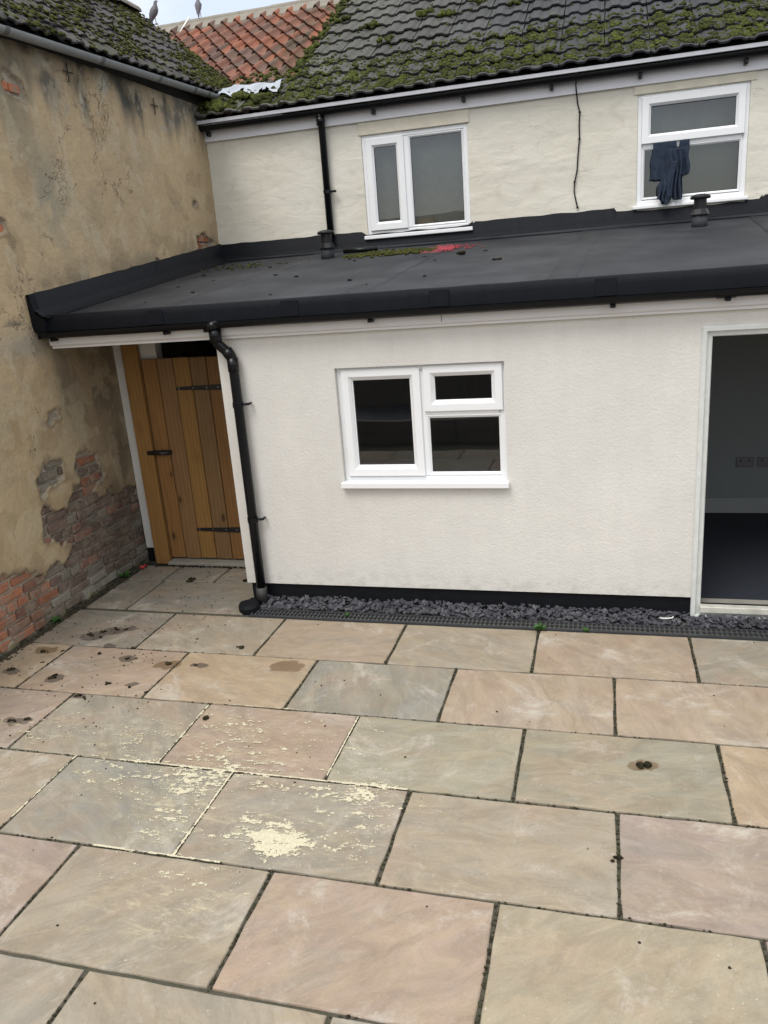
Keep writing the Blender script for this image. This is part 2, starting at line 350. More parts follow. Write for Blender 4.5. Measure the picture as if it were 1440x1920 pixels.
def mk_pantile():
    m = M('clay_pantile'); v, o = objoff(m); p = m.pos(); c = o.outputs['Color']
    c = m.mul(c, m.scalevar(m.noise(v, 15, 5, .6), .7, 1.3))
    c = m.mix(m.math('MULTIPLY', m.ramp(m.noise(p, 6, 6, .65), .52, .68), .55), c, (.14, .115, .085))
    sp = m.n('ShaderNodeSeparateXYZ'); m.set(sp.inputs[0], p)
    lm = m.math('MULTIPLY', m.ramp(sp.outputs[0], -3.9, -3.1), m.ramp(m.noise(p, 7, 6, .65), .46, .56))
    c = m.mix(m.math('MULTIPLY', lm, .85), c, (.05, .06, .025))
    m.P(Base_Color=c, Roughness=.8, Normal=m.bump(m.noise(p, 60, 4), .5, .005)); m.b.inputs['Specular IOR Level'].default_value = .3; return m.m
def mk_moss(name='moss', a=(.045, .052, .014), b=(.095, .112, .022), d=(.032, .032, .014)):
    m = M(name); p = m.pos(); n = m.noise(p, 5, 5, .65); n2 = m.noise(p, 45, 3)
    c = m.mix(m.ramp(n, .38, .62), a, b); c = m.mix(m.ramp(n2, .5, .36), c, d)
    m.P(Base_Color=c, Roughness=.95, Normal=m.bump(m.noise(p, 260, 3, .7), 1, .01)); m.b.inputs['Specular IOR Level'].default_value = .15; return m.m
def mk_wood():
    m = M('treated_timber'); v, o = objoff(m); c = m.mul(o.outputs['Color'], .80)
    g = m.noise(m.mapv(v, (14, 14, .9)), 3, 6, .6, 1.2)
    c = m.mul(c, m.scalevar(g, .68, 1.32))
    rings = m.n('ShaderNodeTexWave', wave_type='BANDS', bands_direction='X'); m.set(rings.inputs['Vector'], m.mapv(v, (1, 1, .10))); rings.inputs['Scale'].default_value = 9
    rings.inputs['Distortion'].default_value = 5; rings.inputs['Detail'].default_value = 3; rings.inputs['Detail Scale'].default_value = 1.5
    c = m.mul(c, m.scalevar(rings.outputs['Fac'], .90, 1.06))
    kv = m.mapv(v, (1, .2, .50)); k = m.vor(kv, 6.5)
    kn = m.ramp(k, .14, .08); halo = m.ramp(k, .32, .10)
    c = m.mix(m.math('MULTIPLY', halo, .35), c, (.16, .075, .022)); c = m.mix(m.math('MULTIPLY', kn, .85), c, (.045, .022, .010))
    m.P(Base_Color=c, Roughness=.6, Normal=m.bump(m.math('ADD', g, m.math('MULTIPLY', rings.outputs['Fac'], .3)), .35, .003)); m.b.inputs['Specular IOR Level'].default_value = .35; return m.m
def mk_slate():
    m = M('blue_slate'); p = m.pos(); n = m.vor(p, 26)
    nd = m.n('ShaderNodeTexVoronoi', feature='F1'); m.set(nd.inputs['Vector'], p); nd.inputs['Scale'].default_value = 24
    bw = m.n('ShaderNodeRGBToBW'); m.set(bw.inputs[0], nd.outputs['Color'])
    c = m.mix(bw.outputs[0], (.040, .041, .050), (.085, .083, .094)); c = m.mul(c, m.scalevar(m.noise(p, 90, 4), .75, 1.25))
    m.P(Base_Color=c, Roughness=.6, Normal=m.bump(m.noise(p, 140, 3), .3, .003)); return m.m
def mk_glass():
    m = M('window_glass'); m.t.nodes.remove(m.b)
    fr = m.n('ShaderNodeFresnel'); fr.inputs[0].default_value = 1.52; f = m.math('MULTIPLY', fr.outputs[0], 2.3, True)
    gl = m.n('ShaderNodeBsdfGlossy'); gl.inputs['Roughness'].default_value = .0; gl.inputs['Color'].default_value = (.95, .97, 1, 1)
    nz = m.noise(m.pos(), 1.2, 2); m.set(gl.inputs['Normal'], m.bump(nz, .08, .02))
    tr = m.n('ShaderNodeBsdfTransparent'); tr.inputs[0].default_value = (.80, .84, .83, 1)
    ms = m.n('ShaderNodeMixShader'); m.set(ms.inputs[0], f); m.t.links.new(tr.outputs[0], ms.inputs[1]); m.t.links.new(gl.outputs[0], ms.inputs[2]); m.t.links.new(ms.outputs[0], m.out.inputs[0])
    return m.m
def mk_upvc():
    m = M('white_upvc'); v = m.pos(); c = m.mix(m.math('MULTIPLY', m.ramp(m.noise(v, 10, 5, .65), .55, .8), .25), (.80, .81, .82), (.60, .58, .53))
    m.P(Base_Color=c, Roughness=.28); return m.m

WHITE, CREAM, OLDWALL, BRICK, SLAB, GROUT, FELT = mk_white_render(), mk_cream_render(), mk_old_wall(), mk_brick(), mk_slab(), mk_grout(), mk_felt()
TILE, TILED, PANT, MOSS, WOOD, SLATE, GLASS, UPVC = mk_tile('concrete_roof_tile', False), mk_tile('dark_mossy_roof_tile', True), mk_pantile(), mk_moss(), mk_wood(), mk_slate(), mk_glass(), mk_upvc()
MOSSD = mk_moss('dull_moss', (.05, .055, .014), (.10, .105, .025), (.025, .025, .012))
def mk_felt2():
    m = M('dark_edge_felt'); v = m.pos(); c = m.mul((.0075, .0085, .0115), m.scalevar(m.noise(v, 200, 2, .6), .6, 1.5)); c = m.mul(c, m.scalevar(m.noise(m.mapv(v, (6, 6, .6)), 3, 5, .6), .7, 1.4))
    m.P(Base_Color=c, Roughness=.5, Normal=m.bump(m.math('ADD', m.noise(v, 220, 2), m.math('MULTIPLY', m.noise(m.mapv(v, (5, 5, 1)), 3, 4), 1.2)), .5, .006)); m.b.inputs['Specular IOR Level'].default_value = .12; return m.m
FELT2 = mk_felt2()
BLACKP = simple('black_plastic', (.0045, .005, .0065), .30, .2, spec=.3)
BLACKG = simple('black_gutter_plastic', (.0045, .005, .0065), .33, .2, spec=.25)
TAR = simple('black_bitumen_plinth', (.007, .008, .010), .5, .3, 12, .5, 40, spec=.2)
GREYM = simple('grey_gutter_paint', (.25, .262, .27), .5, .22, 9, .15, 40)
FASC = simple('white_fascia_board', (.70, .69, .69), .35, .05, 5)
FASCG = simple('grey_white_fascia_board', (.80, .80, .84), .35, .05, 5)
DARK = simple('dark_underlay', (.02, .02, .02), .9)
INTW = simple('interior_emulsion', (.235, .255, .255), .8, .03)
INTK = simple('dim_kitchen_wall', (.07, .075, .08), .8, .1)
CARP = simple('navy_carpet', (.016, .020, .030), .95, .35, 45, .6, 200)
IRON = simple('black_iron', (.012, .012, .013), .42, .2, 30)
CONC = simple('weathered_concrete', (.26, .245, .21), .85, .3, 10, .6, 50)
MORT = simple('grey_ridge_mortar', (.21, .19, .155), .9, .35, 7, .8, 35)
LEAD = simple('pale_lead_sheet', (.33, .36, .40), .5, .3, 9, .3, 25)
SOIL = simple('dark_soil', (.045, .038, .028), .95, .4, 12, 1, 70)
NAVY = simple('navy_cloth', (.010, .020, .042), .85, .3, 12, .2, 200)
DRAINP = simple('charcoal_drain_plastic', (.045, .047, .05), .4, .25, 20)
FENCEW = simple('dark_fence_timber', (.17, .15, .13), .8, .3, 6, .4, 30)
CLUMP = mk_moss('fallen_dry_moss', (.030, .027, .014), (.055, .045, .024), (.012, .010, .008))
WEED = simple('weed_green', (.05, .13, .025), .6, .3, 40)
REDB = simple('red_petals', (.32, .03, .045), .6, .3, 60)
SAND = simple('yellow_jointing_sand', (.58, .53, .38), .95, .3, 120, .8, 400)
PIG = simple('pigeon_feathers', (.115, .105, .12), .7, .35, 25)
CARD = simple('brown_cardboard', (.36, .25, .13), .8, .1)
PAPER = simple('white_paper', (.75, .74, .70), .7, .05)
REDP = simple('red_wrapper', (.45, .03, .035), .4, .2)
YARDB = simple('far_brickwork', (.20, .085, .055), .9, .4, 6, .5, 20)
VENTB = simple('black_vent_plastic', (.012, .012, .014), .35, .2, spec=.3)

# ================================================================== SETTING: ground and patio
box('ground', -30, 30, -14, 30, -.30, -.014, SOIL, kind='structure')
patio = box('patio', -3.82, 4.2, -.35, 5.60, -.0135, -.009, GROUT, kind='structure')
GR, GRT, PKT, ORT, GGR, PUR, YEL, PNK = (.280, .248, .200), (.305, .260, .200), (.335, .264, .200), (.350, .268, .182), (.280, .256, .192), (.290, .232, .198), (.318, .272, .196), (.332, .252, .196)
BGR = (.252, .238, .200); CGR = (.232, .215, .185)
def slab(x0, x1, y0, y1, col, seed, parent=patio):
    r = random.Random(seed); g = .0068; x0 += g; x1 -= g; y0 += g; y1 -= g
    pts = []
    for (ax, ay, bx_, by, n) in ((x0, y0, x1, y0, 9), (x1, y0, x1, y1, 6), (x1, y1, x0, y1, 9), (x0, y1, x0, y0, 6)):
        for i in range(n):
            t = i / n; px = ax + (bx_ - ax) * t; py = ay + (by - ay) * t
            if i == 0: d = -.004
            else: d = r.uniform(-.0035, .0025)
            cx, cy = (x0 + x1) / 2, (y0 + y1) / 2; l = math.hypot(px - cx, py - cy)
            pts.append((px + (px - cx) / l * d, py + (py - cy) / l * d))
    cx, cy = (x0 + x1) / 2, (y0 + y1) / 2; n = len(pts); zt = r.uniform(-.0015, .0015); tx, ty = r.uniform(-.002, .002), r.uniform(-.002, .002)
    V = []; F = []
    for lvl, (ins, z) in enumerate(((0, -.03), (.0, -.006), (.0022, -.0018), (.007, 0))):
        for (px, py) in pts:
            l = math.hypot(px - cx, py - cy); q = r.uniform(-.001, .001) if lvl else 0
            V.append((px - cx - (px - cx) / l * (ins + q), py - cy - (py - cy) / l * (ins + q), z + (zt + tx * (px - cx) + ty * (py - cy) if lvl else 0)))
    for l in range(3):
        for i in range(n): F.append((l * n + i, l * n + (i + 1) % n, (l + 1) * n + (i + 1) % n, (l + 1) * n + i))
    F.append(tuple(3 * n + i for i in range(n)))
    me = mesh('paving_slab', V, F, SLAB); o = link('paving_slab', me, parent, (cx, cy, 0))
    k = r.uniform(.86, .95); o.color = (col[0] * k, col[1] * k * 1.01, col[2] * k, 1)
def rowx(js, left, right, pitch=.895):
    js = sorted(js)
    while js[-1] + .2 < right: js.append(js[-1] + pitch)
    return [left] + js
Lx = -3.785
rows = [  # y0, y1, joints, colours
    (4.10, 4.66, rowx([-2.99, -2.13, -1.26, -.387, .515], Lx - .02, 4), [CGR, GRT, PKT, GRT, PKT, GR, PKT, GRT, YEL]),
    (3.52, 4.10, rowx([-3.455, -2.58, -1.69, -.823, .07], Lx - .03, 4), [ORT, PNK, ORT, BGR, PKT, PKT, GRT, PKT, GR, YEL]),
    (2.94, 3.52, rowx([-3.03, -2.135, -1.251, -.371, .533], Lx - .04, 4), [PUR, GR, PNK, GGR, GGR, ORT, GR, PKT, GRT]),
    (2.355, 2.94, rowx([-3.49, -2.60, -1.717, -.833, .07], Lx - .05, 4), [GR, GRT, BGR, GR, GRT, PUR, PKT, GR, PKT, GR]),
    (1.795, 2.355, rowx([-3.05, -2.16, -1.265, -.365, .533], Lx - .05, 4), [GR, PUR, GRT, PNK, YEL, PUR, GRT, PKT, GR]),
    (1.21, 1.795, rowx([-3.53, -2.63, -1.73, -.83, .07], Lx - .05, 4), [GR, PKT, GR, GRT, GR, PKT, GRT, PUR, GR, PKT]),
    (.63, 1.21, rowx([-3.05, -2.16, -1.265, -.365, .533], Lx - .05, 4), [GR, PUR, GRT, PNK, YEL, PUR, GRT, PKT, GR]),
    (.05, .63, rowx([-3.53, -2.63, -1.73, -.83, .07], Lx - .05, 4), [GR, PKT, GR, GRT, GR, PKT, GRT, PUR, GR, PKT]),
    (4.69, 5.255, [Lx, -3.43, -2.47], [CGR, CGR]), (5.255, 5.58, [Lx, -3.45, -2.99, -2.47], [CGR, CGR, CGR])]
sd_ = 100
for (y0, y1, xs, cs) in rows:
    for i in range(len(xs) - 1):
        sd_ += 1; slab(xs[i], xs[i + 1], y0, y1, cs[i % len(cs)], sd_)
# scattered yellow jointing sand: real thin crust, left by brushing
def sand_sheet():
    st = .0035; x = np.arange(-3.3, -.55, st); y = np.arange(1.9, 3.62, st); X, Y = np.meshgrid(x, y, indexing='ij')
    def blob(cx, cy, rx, ry, a=0): c, s_ = math.cos(a), math.sin(a); u = ((X - cx) * c + (Y - cy) * s_) / rx; v = (-(X - cx) * s_ + (Y - cy) * c) / ry; return np.exp(-(u * u + v * v))
    n = fbm(X * 16 + 6 * fbm(X * 5, Y * 5, 2, 1), Y * 42, 5, 3) * .56 + fbm(X * 60, Y * 110, 3, 8) * .44
    dens = (.90 * blob(-1.33, 2.50, .15, .075, -.1) + .72 * blob(-1.36, 2.55, .24, .12, -.2) + .50 * blob(-1.85, 2.60, .16, .24) + .50 * blob(-1.2, 2.86, .42, .07, -.1) + .40 * blob(-1.85, 2.84, .30, .08)
            + .48 * blob(-1.75, 3.03, .30, .13) + .42 * blob(-1.85, 3.30, .22, .18) + .33 * blob(-2.35, 3.1, .3, .25) + .42 * blob(-1.02, 2.93, .12, .11) + .30 * blob(-3.0, 3.15, .3, .2) + .30 * blob(-1.6, 2.22, .3, .09)
            + .26 * blob(-2.3, 2.8, .35, .2) + .28 * blob(-1.0, 2.65, .15, .2) + .28 * blob(-1.35, 3.25, .3, .2))
    # joints collect sand
    def jl(c, w_, lo, hi, Z, O): return np.exp(-((Z - c) / w_) ** 2) * (O > lo) * (O < hi)
    jn = (jl(2.94, .007, -2.35, -.85, Y, X) + jl(-1.717, .008, 2.36, 2.94, X, Y) + jl(-1.251, .006, 2.98, 3.5, X, Y) + jl(-2.135, .007, 2.94, 3.5, X, Y) * .9 + jl(-2.60, .007, 2.45, 2.94, X, Y) * .9 + jl(2.355, .007, -2.1, -1.5, Y, X) * .9 + jl(3.52, .006, -2.1, -1.6, Y, X) * .8)
    m_ = (dens * .92 + (n - .5) * 2.7 + (rng.random(X.shape) - .5) * .34 > .71) & (dens > .08) | (jn + (n - .5) * 1.5 > .66)
    H = .0022 + .004 * np.clip(dens, 0, 1.2) * fbm(X * 60, Y * 60, 2) + .0008
    vi = -np.ones((X.shape[0] + 1, X.shape[1] + 1), int); V = []; F = []
    I, J = np.nonzero(m_); jx, jy = rng.random((2, X.shape[0] + 1, X.shape[1] + 1)) - .5
    for i, j in zip(I.tolist(), J.tolist()):
        q = []
        for a, b in ((i, j), (i + 1, j), (i + 1, j + 1), (i, j + 1)):
            if vi[a, b] < 0:
                vi[a, b] = len(V); h = H[min(a, X.shape[0] - 1), min(b, X.shape[1] - 1)]
                V.append((x[0] + a * st + jx[a, b] * st * .7, y[0] + b * st + jy[a, b] * st * .7, h))
            q.append(vi[a, b])
        F.append(q)
    me = mesh('spilled_sand', V, F, SAND); return link('spilled_sand', me, tag=None) if False else link('spilled_sand', me, kind='stuff', label='pale yellow jointing sand brushed and spilled over the grey slabs')
sand_sheet()

# ================================================================== LEFT BUILDING
left = empty('left_house', (-3.9, 4.5, 0), label='old left hand house with flaking tan render over brick and a mossy tiled roof', cat='house')
left.location = (0, 0, 0)
EXPO = [[(3.0, 0), (3.0, .42), (4.0, .49), (4.2, .46), (4.52, .39), (4.63, .37), (4.74, .45), (4.66, .57), (4.50, .60), (4.49, .75), (4.62, .82), (4.80, .78), (4.95, .86), (5.02, .90), (5.02, 1.085), (5.12, 1.10), (5.25, 1.07), (5.28, .88), (5.18, .78), (5.35, .72), (5.75, .69), (5.75, 0)],
        [(4.54, .90), (4.54, 1.05), (4.64, 1.10), (4.70, 1.16), (4.84, 1.12), (4.84, 1.0), (4.74, .9)],
        [(5.02, 3.62), (5.05, 3.72), (5.16, 3.72), (5.24, 3.60), (5.20, 3.55)],
        [(4.60, 2.68), (4.62, 2.84), (4.76, 2.80), (4.80, 2.66)],
        [(7.46, 2.62), (7.44, 2.72), (7.60, 2.76), (7.74, 2.70), (7.78, 2.62)],
        [(6.62, 2.44), (6.60, 2.53), (6.74, 2.54), (6.80, 2.44)],
        [(7.44, 3.02), (7.44, 3.07), (7.52, 3.06), (7.50, 3.01)],
        [(4.80, 1.40), (4.80, 1.47), (4.90, 1.48), (4.90, 1.41)]]
def wall_mask(Y, Z):
    d = np.full(np.shape(Y), 9.)
    for p in EXPO: d = np.minimum(d, poly_sdf(Y, Z, p))
    return d + (fbm(np.asarray(Y) * 9, np.asarray(Z) * 9, 4, 5) - .5) * .17
def left_wall():
    st = .0105; ys = np.arange(2.6, 7.90, st); zs = np.arange(-.02, 3.97, st); Y, Z = np.meshgrid(ys, zs, indexing='ij')
    sdv = wall_mask(Y, Z); ex = sstep(.004, -.005, sdv)
    bulge = (fbm(Y * 1.3, Z * 1.3, 3, 2) - .5) * .02 + (fbm(Y * 6, Z * 6, 3, 4) - .5) * .006
    X = -3.85 + bulge - ex * (.027 + .006 * fbm(Y * 40, Z * 40, 2)) + .004 * np.exp(-(sdv / .02) ** 2)
    tint = np.array
    def mixc(c, col, f): f = np.clip(f, 0, 1)[..., None]; return c * (1 - f) + np.array(col) * f
    c = np.ones(Y.shape + (3,)) * np.array((.45, .345, .215))
    c *= (.86 + .28 * fbm(Y * 1.1, Z * 1.1, 4, 1))[..., None]
    c = mixc(c, (.43, .35, .235), sstep(.5, .75, fbm(Y * 2.3, Z * 2.3, 5, 9)) * .6)
    c = mixc(c, (.45, .355, .215), sstep(2.0, .9, Z) * sstep(5.0, 4.3, Y) * .7)
    c = mixc(c, (.30, .205, .11), sstep(.5, .72, fbm(Y * 3, Z * 3, 4, 31)) * sstep(1.9, 1.2, Z) * .6)
    # old painted courses ghosting through
    # damp and soot below the gutter
    strk = fbm(Y * 9, Z * 1.2, 4, 12)
    c = mixc(c, (.13, .12, .10), sstep(3.50, 3.86, Z + (strk - .5) * .55) * (.45 + .55 * sstep(.35, .6, fbm(Y * 5, Z * 4, 4, 15))))
    c = mixc(c, (.05, .05, .045), sstep(3.66, 3.95, Z + (strk - .5) * .5) * sstep(.42, .58, fbm(Y * 4, Z * 2.5, 4, 44)) * .9)
    c = mixc(c, (.34, .33, .28), sstep(.58, .64, fbm(Y * 4.5, Z * 5, 4, 21)) * sstep(3.45, 3.65, Z) * .8)
    c = mixc(c, (.17, .155, .115), np.exp(-((Y - 5.02 + (strk - .5) * .3) / .16) ** 2) * sstep(3.0, 3.6, Z) * .75)
    c = mixc(c, (.26, .25, .20), np.exp(-((Y - 5.25) / .25) ** 2) * np.exp(-((Z - 3.0) / .35) ** 2) * sstep(.4, .6, fbm(Y * 6, Z * 4, 4, 7)) * .7)
    # dirt above the flashing
    c = mixc(c, (.16, .135, .10), sstep(.34, .0, Z - (2.2 + .125 * (Y - 4.86))) * (Z > 2.1) * sstep(.4, .62, fbm(Y * 4, Z * 4, 4, 6)) * .8)
    # grey damp below the end of the small gutter, brown bay behind it
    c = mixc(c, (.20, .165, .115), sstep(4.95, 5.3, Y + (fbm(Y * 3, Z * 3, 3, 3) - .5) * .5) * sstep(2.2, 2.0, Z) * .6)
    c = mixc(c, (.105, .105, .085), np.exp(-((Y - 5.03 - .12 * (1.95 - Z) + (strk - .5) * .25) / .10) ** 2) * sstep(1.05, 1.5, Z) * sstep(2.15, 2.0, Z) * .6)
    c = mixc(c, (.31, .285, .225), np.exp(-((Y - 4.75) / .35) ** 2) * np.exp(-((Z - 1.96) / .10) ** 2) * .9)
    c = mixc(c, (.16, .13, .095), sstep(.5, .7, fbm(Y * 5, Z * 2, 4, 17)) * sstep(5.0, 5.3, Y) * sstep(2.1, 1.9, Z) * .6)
    # bare patch smears, scuffs, ghost of old coats
    q1 = fbm(Y * 7, Z * 7, 5, 51); c *= (.90 + .20 * q1)[..., None]
    c = mixc(c, (.50, .42, .28), sstep(.56, .62, fbm(Y * 3.5, Z * 4.5, 6, 61)) * sstep(2.2, 1.7, Z) * .45)
    c = mixc(c, (.25, .19, .115), sstep(.62, .67, fbm(Y * 5, Z * 5, 6, 71)) * .30)
    c = mixc(c, (.31, .27, .19), sstep(.60, .66, fbm(Y * 2.8, Z * 3.8, 6, 81)) * .25)
    c = mixc(c, (.52, .46, .34), sstep(.63, .66, fbm(Y * 8, Z * 6, 5, 91)) * .30)
    # mortar where the render has gone
    mc = np.ones_like(c) * np.array((.37, .33, .265)) * (.7 + .6 * fbm(Y * 12, Z * 12, 4, 14))[..., None]
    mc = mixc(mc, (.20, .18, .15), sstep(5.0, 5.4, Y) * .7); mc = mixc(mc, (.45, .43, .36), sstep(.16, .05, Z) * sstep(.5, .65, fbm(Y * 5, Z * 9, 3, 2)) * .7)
    c = mixc(c, (.20, .155, .10), np.exp(-((sdv - .01) / .02) ** 2) * .6)
    c = c * (1 - ex[..., None]) + mc * ex[..., None]
    c = mixc(c, (.05, .06, .03), sstep(.07, .0, Z + (fbm(Y * 9, Z * 9, 3, 2) - .5) * .08) * .8)
    ny, nz = Y.shape; co = np.stack([X, Y, Z], -1).reshape(-1, 3)
    idx = np.arange(ny * nz).reshape(ny, nz)
    F = np.stack([idx[:-1, :-1], idx[1:, :-1], idx[1:, 1:], idx[:-1, 1:]], -1).reshape(-1, 4)
    me = bpy.data.meshes.new('wall'); me.vertices.add(len(co)); me.vertices.foreach_set('co', co.ravel())
    me.loops.add(F.size); me.loops.foreach_set('vertex_index', F.ravel().astype(np.int32)); me.polygons.add(len(F)); me.polygons.foreach_set('loop_start', (np.arange(len(F)) * 4).astype(np.int32))
    me.update(calc_edges=True); me.validate()
    at = me.color_attributes.new('Col', 'FLOAT_COLOR', 'POINT'); at.data.foreach_set('color', np.concatenate([c.reshape(-1, 3), np.ones((len(co), 1))], 1).astype(np.float32).ravel())
    a2 = me.attributes.new('expo', 'FLOAT', 'POINT'); a2.data.foreach_set('value', ex.ravel().astype(np.float32))
    setmat(me, OLDWALL, True)
    return link('wall', me, left)
left_wall()
box('wall_core', -6.4, -3.90, 2.62, 9.0, -.01, 3.90, CONC, left)
# bricks, one by one
def brick_mesh(L, seed):
    r = random.Random(seed); bm = bmesh.new(); bx(bm, -.03, 0, -L / 2, L / 2, -.030, .030, .008)
    for v in bm.verts: v.co += Vector((r.uniform(-.0035, .0035), r.uniform(-.004, .004), r.uniform(-.003, .003)))
    return bm_mesh('brick', bm, BRICK)
BS = [brick_mesh(.216, s) for s in range(5)]; BH = [brick_mesh(.103, s + 9) for s in range(4)]
def lay_bricks():
    rnd = random.Random(5); cz = .0765; k = 0
    z = .042
    while z < 3.9:
        head = (k % 4 == 3); y = 3.2 + (k % 2) * .115 + rnd.uniform(-.02, .02)
        while y < 7.8:
            h = head or rnd.random() < .22; L = .103 if h else .216
            yc = y + L / 2; ok = not (5.72 < yc and z < 2.3)
            if ok:
                s5 = float(np.min(wall_mask(np.array([yc, yc - L * .35, yc + L * .35]), np.array([z, z, z]))))
                if s5 < -.012:
                    u = rnd.random()
                    if z < .52 and yc < 4.45: col = (.34, .15, .09) if u < .62 else (.24, .13, .09)
                    elif z > 2.3: col = (.40, .16, .09)
                    elif yc > 4.98 and 1.0 < z: col = (.36, .15, .085)
                    elif 5.0 < yc < 5.25 and .78 < z < .9: col = (.30, .12, .07)
                    elif yc < 4.9 and z > .88: col = (.21, .19, .155)
                    elif z < .12: col = (.30, .28, .24) if u < .6 else (.15, .11, .09)
                    else: col = (.155, .11, .09) if u < .62 else ((.22, .125, .095) if u < .76 else ((.18, .16, .135) if u < .95 else (.29, .15, .10)))
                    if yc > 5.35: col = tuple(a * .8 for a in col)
                    o = link('brick', rnd.choice(BH if h else BS), left, (-3.8625 + rnd.uniform(-.004, .005), yc, z + rnd.uniform(-.003, .003)), (rnd.uniform(-.02, .02), rnd.uniform(-.01, .01), 0))
                    kk = rnd.uniform(.8, 1.25); o.color = (col[0] * kk, col[1] * kk, col[2] * kk, 1)
            y += L + .013
        z += cz; k += 1
lay_bricks()
# roof tile meshes
def conc_tile(name, m, W=.366, L=.43, seed=0):
    r = random.Random(seed); V = []; F = []; n = 12
    prof = []
    for i in range(n + 1):
        u = i / n * 2 % 1.0; a = .5 - .5 * math.cos(2 * math.pi * u); prof.append(.019 * float(sstep(.25, .75, a)))
    for j, (y, zz) in enumerate(((0, .036), (L, .004))):
        for i in range(n + 1): V.append((-W / 2 + W * i / n, y + (r.uniform(-.004, .004) if j == 0 else 0), zz + prof[i] + r.uniform(-.0015, .0015)))
    for i in range(n + 1): V.append((-W / 2 + W * i / n, V[i][1] + .002, V[i][2] - .017))
    for i in range(n):
        F.append((i, i + 1, n + 1 + i + 1, n + 1 + i)); F.append((2 * n + 2 + i, 2 * n + 3 + i, i + 1, i))
    F.append((0, n + 1, 2 * n + 2)); F.append((n, 3 * n + 2, 2 * n + 1))
    return mesh(name, V, F, m)
def pan_tile(seed=0, W=.187, L=.40):
    r = random.Random(seed); V = []; F = []; n = 12; pr = []
    for i in range(n + 1):
        u = i / n
        if u < .68: z = .040 * (2 * u / .68 - 1) ** 2      # trough
        else: t = (u - .68) / .32; z = .040 + .034 * math.sin(math.pi * t) - .002 * t
        pr.append(z)
    for j, (y, zz) in enumerate(((0, .044), (L, .0))):
        for i in range(n + 1): V.append((-W / 2 + (W + .004) * i / n, y + (r.uniform(-.003, .003) if j == 0 else 0), zz + pr[i]))
    for i in range(n + 1): V.append((-W / 2 + (W + .004) * i / n, V[i][1] + .002, V[i][2] - .019))
    for i in range(n):
        F.append((i, i + 1, n + 2 + i, n + 1 + i)); F.append((2 * n + 2 + i, 2 * n + 3 + i, i + 1, i))
    F.append((0, n + 1, 2 * n + 2)); F.append((n, 3 * n + 2, 2 * n + 1))
    me = mesh('pantile', V, F, PANT); return me
CT = [conc_tile('roof_tile', TILE, seed=s) for s in range(4)]; CTD = [conc_tile('roof_tile', TILED, seed=s + 20) for s in range(4)]; PT = [pan_tile(s) for s in range(4)]
# left roof: plane z = ZL + tan(PL)*( -3.73 - x )
PL, ZL = R(40), 4.02
def lroof(x, y, h=0): return Vector((x, y, ZL + .036 * (y - 6.5) + math.tan(PL) * (-3.73 - x))) + Vector((math.sin(PL), 0, math.cos(PL))) * h
def main_z(y): return 3.83 + math.tan(R(30)) * (y - 7.74)
g = .205
LRX = -5.02
nrow = int((-3.76 - LRX) / (g * math.cos(PL))) + 1
def cut_y(x):  # far edge of the left roof
    return 9.08
for k in range(nrow):
    x = -3.745 - k * g * math.cos(PL); y = 4.35 + (k % 2) * .0
    while y < 9.3:
        P = lroof(x, y)
        seen = (y > 4.2) and y < cut_y(x) and P.z > main_z(y) - .60 and (y > 4.9 - .25 * (-3.7 - x) or True)
        if seen:
            o = link('roof_tile', random.choice(CTD), left, P, (0, 0, 0), (.80, .70, .85))
            # local x -> world Y, local y (up slope) -> (-cos,0,sin)
            rm = Matrix(((0, -math.cos(PL), math.sin(PL)), (1, 0, 0), (0, math.sin(PL), math.cos(PL))))
            o.rotation_euler = (rm @ Euler((random.uniform(-.012, .012), random.uniform(-.012, .012), random.uniform(-.01, .01))).to_matrix()).to_euler()
            kk = random.uniform(.7, 1.25); o.color = (.062 * kk, .057 * kk, .058 * kk, 1)
        y += .301
# roof deck and ridge
V = [lroof(-3.80, 3, -.02), lroof(-3.80, 9.05, -.02), lroof(LRX, 9.05, -.02), lroof(LRX, 3, -.02), (-6.4, 3, 3.8), (-6.4, 9.05, 3.8), (-3.92, 3, 3.9), (-3.92, 9.05, 3.9)]
link('roof_deck', mesh('roof_deck', V, [(0, 1, 2, 3), (3, 2, 5, 4), (1, 7, 5, 2), (0, 3, 4, 6), (0, 6, 7, 1)], DARK), left)
def ridge_mesh(L=.44, r=.11, m=MORT):
    bm = bmesh.new(); n = 8; A = []; B = []
    for i in range(n + 1):
        a = math.pi * (i / n) ; A.append(bm.verts.new((0, r * math.cos(a), r * .75 * math.sin(a) - .03))); B.append(bm.verts.new((L, r * .97 * math.cos(a), r * .72 * math.sin(a) - .03)))
    for i in range(n): bm.faces.new((A[i], A[i + 1], B[i + 1], B[i]))
    bm.faces.new(A); bm.faces.new(B[::-1]); return bm_mesh('ridge_tile', bm, m, False)
RM = ridge_mesh()
RDG = lroof(LRX, 0)
for i in range(9):
    link('ridge_tile', RM, left, (LRX, 4.9 + i * .445, lroof(LRX, 4.9 + i * .445).z + .055 + random.uniform(-.005, .005)), (0, 0, R(90)))
